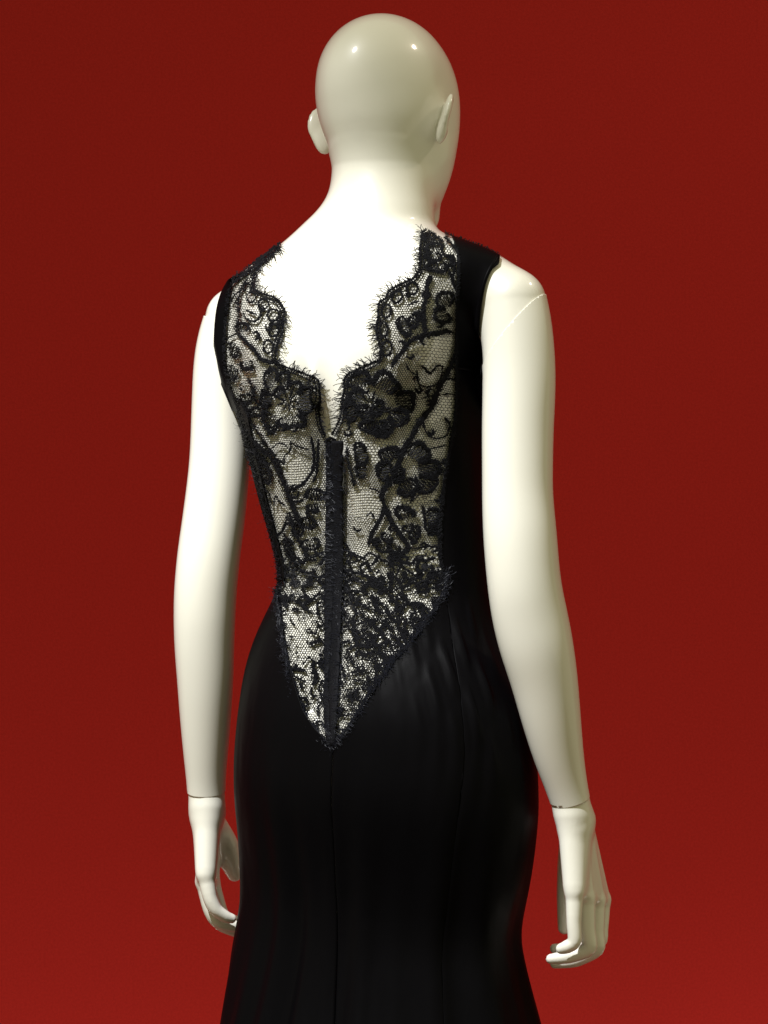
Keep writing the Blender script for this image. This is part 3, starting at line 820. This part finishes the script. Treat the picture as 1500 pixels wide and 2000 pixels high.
# regions of open honeycomb net (pixels) and the size of their meshes
HEX = [([(463, 708), (472, 716), (486, 722), (499, 726), (504, 712), (513, 724), (510, 742), (488, 742), (474, 748), (468, 764), (464, 742)], 6.5),
       ([(477, 672), (488, 680), (498, 692), (503, 706), (494, 704), (481, 690)], 6.0),
       ([(513, 620), (526, 630), (530, 636), (522, 645), (510, 640)], 6.0),
       ([(560, 884), (580, 886), (600, 897), (612, 911), (606, 927), (590, 945), (573, 950), (562, 941), (552, 920), (548, 908), (559, 905)], 6.6),
       ([(531, 990), (543, 990), (553, 997), (561, 986), (565, 995), (560, 1014), (556, 1030), (543, 1045), (535, 1038), (526, 1008)], 5.6),
       ([(609, 994), (622, 991), (637, 1010), (638, 1032), (625, 1047), (628, 1016), (611, 1006)], 6.0),
       ([(855, 472), (868, 476), (886, 488), (886, 498), (866, 494), (856, 484)], 5.5),
       ([(858, 536), (872, 536), (889, 574), (886, 602), (872, 582), (862, 560)], 6.0),
       ([(838, 592), (847, 588), (856, 606), (848, 614), (838, 616)], 6.0),
       ([(768, 595), (782, 592), (784, 618), (768, 620)], 6.0),
       ([(838, 660), (865, 657), (880, 657), (881, 674), (868, 713), (835, 724), (818, 712), (818, 686), (807, 690), (792, 703), (790, 695), (812, 672)], 7.4),
       ([(865, 772), (884, 777), (888, 798), (879, 817), (863, 817), (847, 826), (832, 821), (850, 797)], 7.2),
       ([(706, 840), (718, 857), (729, 868), (752, 850), (760, 862), (788, 860), (784, 878), (758, 871), (743, 874), (747, 900), (732, 905), (723, 891), (711, 866), (700, 850)], 7.0),
       ([(766, 962), (778, 961), (792, 976), (801, 979), (813, 961), (829, 975), (853, 963), (853, 974), (830, 980), (816, 985), (834, 1005), (832, 1021), (809, 1007), (798, 991), (786, 986), (769, 974)], 7.0),
       ([(761, 983), (769, 989), (767, 1001), (780, 1008), (793, 1020), (790, 1034), (780, 1028), (766, 1012)], 6.6),
       ([(804, 1075), (838, 1069), (856, 1072), (858, 1115), (846, 1128), (821, 1128), (792, 1107), (789, 1090)], 7.6),
       ([(686, 951), (718, 951), (743, 960), (745, 983), (738, 1008), (721, 1007), (698, 1011), (680, 1001), (678, 968)], 7.0),
       ([(682, 1112), (700, 1108), (740, 1112), (748, 1135), (738, 1160), (720, 1150), (700, 1140)], 6.5)]
RINGS = [(495, 582, 8, 10, 0), (518, 595, 9.5, 9.5, 0), (537, 616, 11, 11, 0), (538, 646, 9, 12, 0), (527, 677, 9.5, 12, 0),
         (806, 565, 10, 11.5, 10), (777, 581, 9, 12, 35), (757, 608, 8.5, 13, 8), (752, 643, 7.5, 13.5, 0), (757, 680, 9.5, 14, 10)]
lace = mesh_obj('lace_panel', [(0, 0, 0)], [], M_THREAD, dress)   # filled below with the fine net
lace['label'] = 'sheer black floral lace back with scalloped edges'
V, Fc = [], []
ringpoly = [np.array(ell_px(cx, cy, rx, ry, rot, 16, 0)) for cx, cy, rx, ry, rot in RINGS]
hexpoly = [np.array(h_) for h_, _ in HEX]
def open_mask(m):
    k = np.zeros(len(m), bool)
    for h_ in hexpoly + ringpoly: k |= inside(h_, m)
    return k
for poly in (POLY_L, POLY_R):
    lo, hi = poly.min(0), poly.max(0)
    cell = 4.7; R_ = cell / math.sqrt(3)
    ny_, nx_ = int((hi[1] - lo[1]) / (1.5 * R_)) + 2, int((hi[0] - lo[0]) / cell) + 2
    J, I = np.meshgrid(np.arange(ny_), np.arange(nx_), indexing='ij')
    X, Yg = lo[0] + I * cell + (J % 2) * cell / 2, lo[1] + J * 1.5 * R_
    an = [math.radians(60 * k) for k in range(4)]
    C_ = [np.stack([X + R_ * math.sin(a_), Yg + R_ * math.cos(a_)], -1).reshape(-1, 2) for a_ in an]
    sg = np.concatenate([np.stack([C_[k], C_[k+1]], 1) for k in range(3)])
    def warp(q):                                       # the net is pulled about by the motifs
        x, y = q[..., 0], q[..., 1]
        return np.stack([x + 1.3 * np.sin(y / 21 + x / 60) + .3 * np.sin(x * 1.7 + y * 2.3), y + 4 * np.sin(x / 26 + y / 47) + 1.8 * np.sin(x / 9.5 + y / 80)], -1)
    sg = warp(sg); m = sg.mean(1); ok = inside(poly, m); ok &= ~open_mask(m); sg = sg[ok]
    flat_threads(sg, 1.15 * nr_.uniform(.7, 1.3, len(sg)), .0018, V, Fc)
nv = np.concatenate(V); nf = np.concatenate(Fc)
me = bpy.data.meshes.new('lace_panel'); me.from_pydata(nv.tolist(), [], nf.tolist()); me.materials.append(M_THREAD)
lace.data = me; lace['kind'] = 'stuff'
# honeycomb
V, Fc = [], []
for (h_, cell) in HEX:
    poly = np.array(h_, float); lo, hi = poly.min(0) - cell, poly.max(0) + cell
    R_ = cell / math.sqrt(3); segs = []
    j = 0; y = lo[1]
    while y < hi[1]:
        x = lo[0] + (cell / 2 if j % 2 else 0)
        while x < hi[0]:
            c = [(x + R_ * math.sin(math.radians(60 * k)), y + .88 * R_ * math.cos(math.radians(60 * k))) for k in range(4)]
            segs += [(c[0], c[1]), (c[1], c[2]), (c[2], c[3])]
            x += cell
        y += 1.5 * R_ * .88; j += 1
    segs = np.array(segs)
    segs = segs + .32 * np.sin(segs[:, :, ::-1] * 1.7)
    segs[:, :, 1] += 2.0 * np.sin(segs[:, :, 0] / 17)
    ok = inside(poly, segs.mean(1)); sg = segs[ok]
    flat_threads(sg, 1.15 * nr_.uniform(.7, 1.3, len(sg)), .0020, V, Fc)
build('honeycomb_net', V, Fc, M_THREAD, lace, True)
# scallop rings with their spokes
for cx, cy, rx, ry, rot in RINGS:
    r_ = cord('lace_ring', ell_px(cx, cy, rx, ry, rot, 14, .05), 4.6, lace, True)
V, Fc = [], []
for cx, cy, rx, ry, rot in RINGS:
    segs = []
    for k in range(9):
        a = 2 * math.pi * (k + rnd.random() * .5) / 9; segs.append(((cx + 2.2 * math.cos(a), cy + 2.2 * math.sin(a)), (cx + rx * math.cos(a), cy + ry * math.sin(a))))
    for k in range(8):
        a, b_ = 2*math.pi*k/8, 2*math.pi*(k+1)/8
        segs.append(((cx + .4*rx*math.cos(a), cy + .4*ry*math.sin(a)), (cx + .4*rx*math.cos(b_), cy + .4*ry*math.sin(b_))))
    flat_threads(segs, 1.2, .0022, V, Fc)
build('ring_spokes', V, Fc, M_THREAD, lace, True)
# scalloped edge cords
cord('scalloped_edge', eL, 5.0, lace, smooth=False); cord('scalloped_edge', eR, 5.0, lace, smooth=False)
def inset(e, d):
    t = np.gradient(e, axis=0); t /= np.linalg.norm(t, axis=1)[:, None]; return e + np.stack([-t[:, 1], t[:, 0]], 1) * d
iL = np.stack([gsmooth(inset(eL, 6.5)[:, k], 3) for k in (0, 1)], 1); iR = np.stack([gsmooth(inset(eR, -6.5)[:, k], 3) for k in (0, 1)], 1)
cord('scallop_inner_cord', iL[4:], 2.2, lace, smooth=False); cord('scallop_inner_cord', iR[4:], 2.2, lace, smooth=False)
V, Fc = [], []
for e, i_ in ((eL, iL), (eR, iR)):
    segs = [(e[k], i_[k]) for k in range(4, len(e), 2)]
    flat_threads(segs, 1.6, .0022, V, Fc)
build('scallop_rungs', V, Fc, M_THREAD, lace, True)

# petals: outline cord + radiating fill threads  (cx, cy, rx, ry, rot, cord width, fill 0..1)
PETALS = [(532, 738, 11, 18, 0, 8, .5), (557, 738, 9, 13, -10, 8, .6), (579, 755, 13, 9, -25, 7, .4), (597, 782, 17, 22, 15, 8, .55), (572, 821, 20, 13, 5, 9, .35), (532, 822, 13, 18, -10, 9, .6),
          (508, 804, 14, 7, 0, 7, .4), (524, 780, 13, 11, 0, 7, .9), (549, 764, 9, 8, 0, 7, 1), (485, 778, 9, 10, 0, 7, .6), (521, 920, 9, 21, -12, 9, .8), (500, 893, 8, 18, -28, 9, 1),
          (617, 966, 16, 12, 0, 6, .8), (613, 990, 8, 9, 0, 6, .8), (603, 1020, 11, 13, 15, 4, .8), (479, 640, 9, 9, 0, 6, .9), (487, 712, 10, 9, 0, 7, .6), (462, 684, 7, 14, 0, 6, 1),
          (461, 728, 6, 15, 5, 5, .9), (848, 487, 13, 8, -5, 7, .35), (847, 505, 13, 8, 0, 7, .4), (854, 524, 16, 9, 5, 8, .5), (876, 512, 10, 8, 20, 6, .6), (838, 468, 11, 8, 20, 6, .9), (866, 586, 13, 16, 20, 7, .5),
          (860, 616, 13, 13, 0, 7, .4), (808, 626, 9, 13, 0, 6, 1), (791, 637, 9, 15, -30, 5, .4), (706, 742, 20, 15, 10, 8, .55), (698, 776, 14, 13, 0, 8, .6), (754, 746, 18, 20, 0, 8, .45), (790, 782, 19, 17, 0, 9, .7),
          (688, 802, 13, 15, 0, 8, .8), (731, 832, 21, 13, 0, 8, .9), (776, 813, 18, 14, 20, 7, .7), (738, 795, 12, 12, 0, 7, .9), (716, 805, 13, 15, 0, 7, 1), (752, 835, 13, 18, 20, 7, .8), (707, 886, 12, 18, -15, 6, .6),
          (708, 918, 10, 11, 0, 6, .5), (760, 888, 15, 15, 0, 7, .8), (751, 918, 13, 15, 30, 7, .9), (815, 882, 20, 17, 0, 8, .7), (836, 914, 23, 14, 0, 8, .8), (832, 944, 20, 14, 10, 8, .7), (796, 950, 16, 16, 0, 6, .7), (777, 925, 12, 12, 0, 7, 1),
          (790, 1001, 16, 10, 32, 8, .5), (798, 1030, 8, 8, 0, 5, .5), (810, 1043, 8, 15, 0, 6, .8), (845, 1010, 13, 16, 0, 6, .8), (846, 1034, 12, 8, 0, 6, .8), (757, 1049, 10, 8, 20, 6, .8), (748, 1068, 11, 9, 30, 5, .5), (770, 1070, 9, 11, 0, 5, .5),
          (585, 1035, 8, 14, 20, 5, .9), (568, 1068, 9, 16, -15, 6, .8), (610, 1062, 13, 11, 0, 4, .6)]
Vh, Fh = [], []
CENTRES = np.array([(562, 783), (728, 790), (776, 922), (478, 655), (852, 505), (614, 978), (795, 1015)], float)
for (cx, cy, rx, ry, rot, w, fill) in PETALS:
    dc = CENTRES - (cx, cy); k0 = int(np.argmin((dc ** 2).sum(1))); near = np.hypot(*dc[k0]) < 75 and np.hypot(*dc[k0]) > 8
    a0 = math.atan2(dc[k0][1], dc[k0][0]) if near else rnd.uniform(0, 6.28)
    rx, ry = rx * 1.08, ry * 1.08
    rr = math.radians(rot); ph1, ph2 = rnd.uniform(0, 6.28), rnd.uniform(0, 6.28)
    def edge(t):
        f = 1 + .13 * math.cos(2 * (t - a0) + math.pi) + .09 * math.cos(3 * t + ph1) + .05 * math.cos(5 * t + ph2)
        if near: f *= 1 - .10 * math.exp(-((math.remainder(t - a0 - math.pi, 2 * math.pi)) / .35) ** 2)     # notched outer rim
        lx, ly = rx * f * math.cos(t - rr), ry * f * math.sin(t - rr)
        return np.array([cx + lx * math.cos(rr) - ly * math.sin(rr), cy + lx * math.sin(rr) + ly * math.cos(rr)])
    gap = .75 if near else .3
    pts = [edge(a0 + gap + (2 * math.pi - 2 * gap) * k / 13) for k in range(14)]
    cord('lace_petal', pts, w * 1.2, lace, off=.0028, taper=True, rough=.5)
    segs = []; ha = a0 + rnd.uniform(-.25, .25); hd = np.array([math.cos(ha), math.sin(ha)]); hn = np.array([-hd[1], hd[0]])
    step = 4.6 - 2.3 * fill; R_ = max(rx, ry)
    poly = np.array([edge(2 * math.pi * k / 20) for k in range(20)])
    for o_ in np.arange(-R_, R_, step):
        for l_ in np.arange(-R_, R_, 3.2):
            p0 = np.array([cx, cy]) + hn * (o_ + .8 * math.sin(l_ * .3 + o_)) + hd * l_
            segs.append((p0, p0 + hd * 3.2 + hn * .8 * (math.sin((l_ + 3.2) * .3 + o_) - math.sin(l_ * .3 + o_))))
    segs = np.array(segs); segs = segs[inside(poly, segs.mean(1))]
    flat_threads(segs, (1.2 + 1.0 * fill) * nr_.uniform(.6, 1.3, len(segs)), .0024, Vh, Fh)
build('petal_fill', Vh, Fh, M_THREAD, lace, True)

CORDS = [([(490, 545), (478, 560), (473, 575), (470, 592), (471, 620), (467, 640), (468, 652)], 8), ([(468, 651), (480, 662), (493, 675), (505, 688), (513, 700), (528, 706), (542, 708)], 9), ([(468, 652), (458, 657), (447, 664)], 3),
         ([(520, 512), (500, 524), (480, 538), (462, 552)], 12), ([(545, 485), (525, 501), (505, 513)], 7), ([(481, 612), (485, 622), (495, 628), (508, 625), (514, 612), (510, 598)], 5), ([(488, 608), (496, 612), (504, 615)], 6), ([(506, 648), (508, 656), (503, 666)], 3.5),
         ([(476, 568), (462, 578), (456, 592)], 4), ([(490, 738), (497, 756), (501, 775), (510, 790)], 8), ([(462, 775), (476, 785), (488, 800), (497, 815)], 8), ([(512, 845), (520, 853), (517, 866)], 3),
         ([(470, 800), (482, 835), (497, 858), (515, 874), (535, 896), (550, 925), (562, 950), (571, 976), (580, 1000), (588, 1022)], 13), ([(480, 790), (500, 830), (520, 862), (540, 890), (556, 925)], 6),
         ([(492, 860), (505, 885), (515, 905)], 10), ([(478, 845), (490, 880), (500, 910), (507, 940)], 6), ([(608, 852), (613, 880), (613, 912), (602, 934), (587, 949), (573, 954)], 6.5), ([(622, 858), (621, 890), (618, 925), (612, 940)], 5),
         ([(534, 876), (545, 866), (556, 865), (566, 873)], 2.2), ([(570, 861), (580, 869), (592, 873), (603, 877)], 2.4), ([(543, 895), (552, 900), (560, 906)], 8), ([(560, 905), (560, 890), (570, 878), (572, 860)], 3),
         ([(566, 1000), (563, 1018), (557, 1034), (545, 1046), (533, 1043)], 6), ([(516, 962), (525, 957), (533, 968), (534, 986)], 3), ([(540, 985), (543, 966), (550, 978), (560, 985)], 3), ([(522, 985), (529, 997), (531, 992)], 6),
         ([(575, 978), (585, 978), (596, 976)], 6), ([(602, 985), (603, 1000), (600, 1015)], 7), ([(570, 1000), (576, 1030), (590, 1060), (603, 1086)], 9), ([(560, 1042), (567, 1070), (582, 1102)], 8), ([(600, 1000), (612, 1010), (622, 1025)], 5),
         ([(574, 1107), (595, 1097), (618, 1086), (640, 1075)], 4), ([(548, 1110), (560, 1112), (574, 1107)], 4),
         ([(838, 540), (833, 560), (831, 585), (826, 605), (828, 630), (830, 655)], 9.5), ([(826, 458), (845, 463), (865, 478)], 7), ([(861, 488), (868, 502), (878, 508), (881, 520)], 5), ([(826, 490), (836, 497), (838, 512), (833, 528)], 6), ([(884, 500), (888, 520), (884, 545), (888, 565)], 5),
         ([(876, 530), (882, 545), (886, 562)], 6), ([(783, 620), (775, 630), (784, 646), (795, 656), (806, 650)], 5), ([(797, 598), (808, 592), (818, 590)], 3.5), ([(818, 605), (822, 620), (826, 640)], 5),
         ([(880, 648), (866, 646), (853, 650), (833, 653), (817, 658), (800, 668), (788, 685), (777, 697), (767, 715)], 10), ([(813, 722), (815, 744), (829, 753), (849, 748), (858, 732), (859, 712)], 2.8), ([(820, 712), (828, 718), (835, 727), (843, 720), (850, 712), (860, 714)], 4.5),
         ([(793, 708), (800, 722), (812, 730)], 2.5), ([(884, 690), (876, 715), (864, 738), (851, 764), (843, 790), (826, 814), (813, 832), (803, 853), (792, 868), (784, 891), (775, 914), (764, 937), (752, 953), (747, 969), (752, 984)], 12.5),
         ([(752, 984), (747, 1007), (738, 1024), (728, 1042), (723, 1066)], 9), ([(753, 986), (764, 1014), (777, 1034), (790, 1054), (798, 1068), (787, 1081), (777, 1096)], 11), ([(822, 776), (836, 772), (848, 772)], 2.4), ([(858, 746), (872, 738), (886, 742)], 4), ([(862, 770), (874, 768), (886, 772)], 3),
         ([(826, 832), (834, 849), (850, 856), (868, 850), (874, 832)], 2.8), ([(864, 815), (872, 823), (876, 834)], 7), ([(838, 876), (852, 873), (868, 869)], 2.4), ([(855, 902), (866, 905), (870, 895)], 4), ([(681, 872), (684, 899), (691, 928), (697, 948)], 6.5),
         ([(811, 928), (814, 948), (808, 966), (802, 980)], 7), ([(825, 988), (829, 1012), (832, 1034), (850, 1038)], 7), ([(795, 1070), (815, 1070), (835, 1066), (856, 1068)], 3), ([(720, 1005), (727, 1000), (733, 1012)], 4), ([(722, 952), (735, 955), (745, 962)], 3),
         ([(724, 1078), (746, 1092), (776, 1103), (798, 1115), (822, 1132), (848, 1141)], 4), ([(680, 1100), (695, 1098), (712, 1090), (724, 1078)], 4), ([(678, 1060), (686, 1075), (682, 1095)], 5), ([(755, 1055), (762, 1075), (766, 1092)], 3), ([(838, 1122), (848, 1130), (858, 1134)], 5)]
for (cx, cy, r0, r1, n_) in ((566, 783, 5, 24, 9), (727, 788, 5, 26, 10), (777, 924, 3, 14, 6)):      # stamens
    for k in range(n_):
        a_ = 2 * math.pi * k / n_ + rnd.uniform(-.2, .2); d_ = np.array([math.cos(a_), math.sin(a_)]); e_ = r1 * rnd.uniform(.7, 1.1)
        CORDS.append(([np.array([cx, cy]) + d_ * r0, np.array([cx, cy]) + d_ * (r0 + e_) / 2 + nr_.uniform(-2, 2, 2), np.array([cx, cy]) + d_ * e_], rnd.uniform(2.2, 4.5)))
for pts, w in CORDS:
    cord('lace_cord', pts, w, lace, off=.0030, taper=True)
# leaf sprays filling the ground between the flowers
occ = [np.array([(p_[0], p_[1])]) for p_ in PETALS]; occ = np.concatenate(occ); made = 0
for _ in range(1500):
    if made >= 62: break
    x, y = rnd.uniform(450, 880), rnd.uniform(540, 1085); q = np.array([[x, y]])
    if not (inside(POLY_L, q)[0] or inside(POLY_R, q)[0]) or open_mask(q)[0]: continue
    if np.min(np.hypot(*(occ - q).T)) < 17: continue
    occ = np.vstack([occ, q]); made += 1; a_ = rnd.uniform(0, 6.28); L = rnd.uniform(8, 14); bd = rnd.uniform(.5, 1.3) * rnd.choice([-1, 1])
    p3 = [(x + L * k * math.cos(a_ + bd * k), y + L * k * math.sin(a_ + bd * k)) for k in (-1, -.5, 0, .5, 1)]
    ok = inside(POLY_L, np.array(p3)) | inside(POLY_R, np.array(p3))
    if not ok.all(): continue
    cord('lace_leaf', p3, rnd.uniform(4, 8.5), lace, off=.0029, taper=True, rough=.5)
# lower basque: an irregular worked ground of branching cords, denser at the waist
def jit(p_, amp):
    a_ = math.sin(p_[0] * 12.9898 + p_[1] * 78.233) * 43758.5453; b_ = math.sin(p_[0] * 39.346 + p_[1] * 11.135) * 24634.6345
    return np.array(p_) + amp * np.array([(a_ - math.floor(a_)) - .5, (b_ - math.floor(b_)) - .5])
cell = 19.0; R_ = cell / math.sqrt(3); j = 0; y = 1090.0; V, Fc = [], []
while y < 1470:
    x = 536.0 + (cell / 2 if j % 2 else 0)
    while x < 885:
        c = [jit((round(x + R_ * math.sin(math.radians(60 * k)), 1), round(y + R_ * math.cos(math.radians(60 * k)), 1)), 16) for k in range(4)]
        for a_, b_ in ((c[0], c[1]), (c[1], c[2]), (c[2], c[3])):
            m_ = ((a_ + b_) / 2)[None]
            left = m_[0, 0] < 657
            if not inside(POLY_L if left else POLY_R, m_)[0]: continue
            yy, xx = m_[0, 1], m_[0, 0]
            pr = .62 if yy < 1190 else ((.48 if not (1205 < yy < 1300 and xx < 615) else .14) if left else .70)
            if not left and xx < 722 and yy > 1280: pr = .25
            if rnd.random() > pr: continue
            wd = rnd.choice([2.6, 4, 6, 8]) * (1.25 if yy < 1190 else 1)
            bow = (a_ + b_) / 2 + nr_.uniform(-2.5, 2.5, 2)
            cord('lace_branch', [a_, bow, b_], wd, lace, off=.0030, rough=.5)
        if rnd.random() < (.22 if y < 1190 else .10):
            n_ = 9; al = nr_.uniform(0, math.pi); dd = np.array([math.cos(al), math.sin(al)]); dn = np.array([-dd[1], dd[0]])
            sg = np.array([((x, y) + dn * o_ - dd * 6, (x, y) + dn * o_ + dd * 6) for o_ in np.linspace(-6, 6, n_)])
            ok = inside(POLY_L, sg.mean(1)) | inside(POLY_R, sg.mean(1)); flat_threads(sg[ok], 1.4, .0026, V, Fc)
        x += cell
    y += 1.5 * R_; j += 1
for (poly, x0, x1, y0, y1, n_) in ((POLY_L, 546, 638, 1095, 1195, 200), (POLY_R, 676, 870, 1105, 1195, 300), (POLY_R, 676, 840, 1190, 1400, 1500), (POLY_L, 546, 638, 1195, 1440, 220)):   # second layer of net
    a = np.stack([nr_.uniform(x0, x1, n_), nr_.uniform(y0, y1, n_)], 1); al = nr_.uniform(0, 2*math.pi, n_); L = nr_.uniform(5, 14, n_)
    sg = np.stack([a, a + np.stack([np.cos(al), np.sin(al)], 1) * L[:, None]], 1)
    sg = sg[inside(poly, sg.mean(1))]; flat_threads(sg, nr_.uniform(.9, 1.8, len(sg)), .0034, V, Fc)
build('second_net_layer', V, Fc, M_THREAD, lace, True)

# eyelash fringe
def hairs(roots, dirs, lens, bend, w, off0, off1, V, Fc, n=5):
    for (r_, d, L, bd) in zip(roots, dirs, lens, bend):
        pts = []; x = np.array(r_, float); ang = math.atan2(d[1], d[0])
        for k in range(n):
            pts.append(x.copy()); x = x + np.array([math.cos(ang), math.sin(ang)]) * L / (n - 1); ang += bd / (n - 1)
        pts = np.array(pts); sg = np.stack([pts[:-1], pts[1:]], 1)
        flat_threads(sg, w * np.linspace(1, .75, n - 1), off0 + (off1 - off0) * np.linspace(0, 1, n - 1), V, Fc)
V, Fc = [], []
for e, sd_ in ((eL, 1), (eR, -1)):
    t = np.gradient(e, axis=0); t /= np.linalg.norm(t, axis=1)[:, None]; no = np.stack([t[:, 1], -t[:, 0]], 1) * sd_
    k = 2.0
    while k < len(e) - 3:
        i = int(k)
        for m in range(rnd.choice([1, 2, 2, 3])):
            ii = min(len(e) - 1, i + m); L = rnd.uniform(11, 20)
            a = rnd.gauss(0, .38); d = no[ii]; d = (d[0]*math.cos(a) - d[1]*math.sin(a), d[0]*math.sin(a) + d[1]*math.cos(a))
            hairs([e[ii]], [d], [L], [(1 if rnd.random() < .8 else -1) * rnd.uniform(.2, 1.5) * sd_], 1.5, .0026, .0050, V, Fc, 6)
        k += rnd.choice([.6, 1.0, 1.6, 2.4, 4.5])
build('eyelash_fringe', V, Fc, M_THREAD, lace, True)

# band of lace edging along the V and its fuzz
def edging(pts, w):
    q = smooth_px(pts, 2.5)
    cord('lace_edging', q, w, dress, smooth=False, off=.0042, rough=.4, hgt=.2)
    return q
qL, qR = edging(V_LEFT, 9), edging(V_RIGHT, 9)
qS = edging([(866, 1140), (871, 1128), (872, 1112)], 8)
V, Fc = [], []
for q, dens in ((qL, 420), (qR, 480), (qS, 40), (smooth_px([(640, 862), (637, 1100), (634, 1300), (636, 1440)]), 260), (smooth_px([(677, 866), (677, 1100), (672, 1300), (664, 1440)]), 260), (smooth_px(SIDE_L[8:]), 120),
                (smooth_px([(655, 1464), (652, 1440), (650, 1420)]), 60)):
    for _ in range(dens):
        i = rnd.randrange(len(q)); p0 = q[i] + nr_.uniform(-6, 6, 2); a = rnd.uniform(0, 2 * math.pi); L = rnd.uniform(4, 13)
        hairs([p0], [(math.cos(a), math.sin(a))], [L], [rnd.uniform(-1.3, 1.3)], rnd.uniform(.5, .9), .0048, rnd.uniform(.005, .0075), V, Fc, 4)
build('edging_fuzz', V, Fc, M_HAIR, dress, True)
# centre placket
for name, xa, xb, lift in (('placket', lambda y: np.interp(y, [856, 1100, 1300, 1460], [639, 638, 634, 643]), lambda y: np.interp(y, [856, 1100, 1300, 1460], [659, 658, 653, 653]), .0042),
                           ('placket', lambda y: np.interp(y, [856, 1100, 1300, 1460], [656, 656, 651, 651]), lambda y: np.interp(y, [856, 1100, 1300, 1460], [677, 678, 671, 660]), .0052)):
    ys_ = np.linspace(858, 1456, 110); V = []
    for y in ys_:
        for j in range(6):
            u = j / 5; x = xa(y) * (1-u) + xb(y) * u + .6 * math.sin(y * .21 + u)
            V.append(sp([(x, y)], lift + .0012 * math.sin(math.pi * u) + .0003 * math.sin(y * .13 + 5*u))[0][0])
    satin(name, V, grid_faces(len(ys_), 6), mat=M_CORD, th=.0012)
V, Fc = [], []
for _ in range(520):
    y = rnd.uniform(862, 1450); x = rnd.uniform(640, 674); a = rnd.choice([0, math.pi]) + rnd.gauss(0, .35)
    hairs([(x, y)], [(math.cos(a), math.sin(a))], [rnd.uniform(5, 14)], [rnd.uniform(-.9, .9)], rnd.uniform(.5, .9), .0062, .0075, V, Fc, 4)
build('placket_fuzz', V, Fc, M_HAIR, dress, True)
cord('hook_and_eye', [(644, 858), (655, 853), (665, 858), (670, 864)], 7, dress, off=.006)
cord('shoulder_seam', sil_line(868, 973, 2.0), 6, dress, off=.002)
cord('shoulder_seam', sil_line(551, 452, 2.5), 6, dress, off=.002)
cord('lace_seam', smooth_px(SEAM_LACE_R, 2.5), 7, dress, smooth=False, off=.0036, rough=.4)
cord('lace_seam', smooth_px(SIDE_L, 2.5), 8, dress, smooth=False, off=.0036, rough=.4)
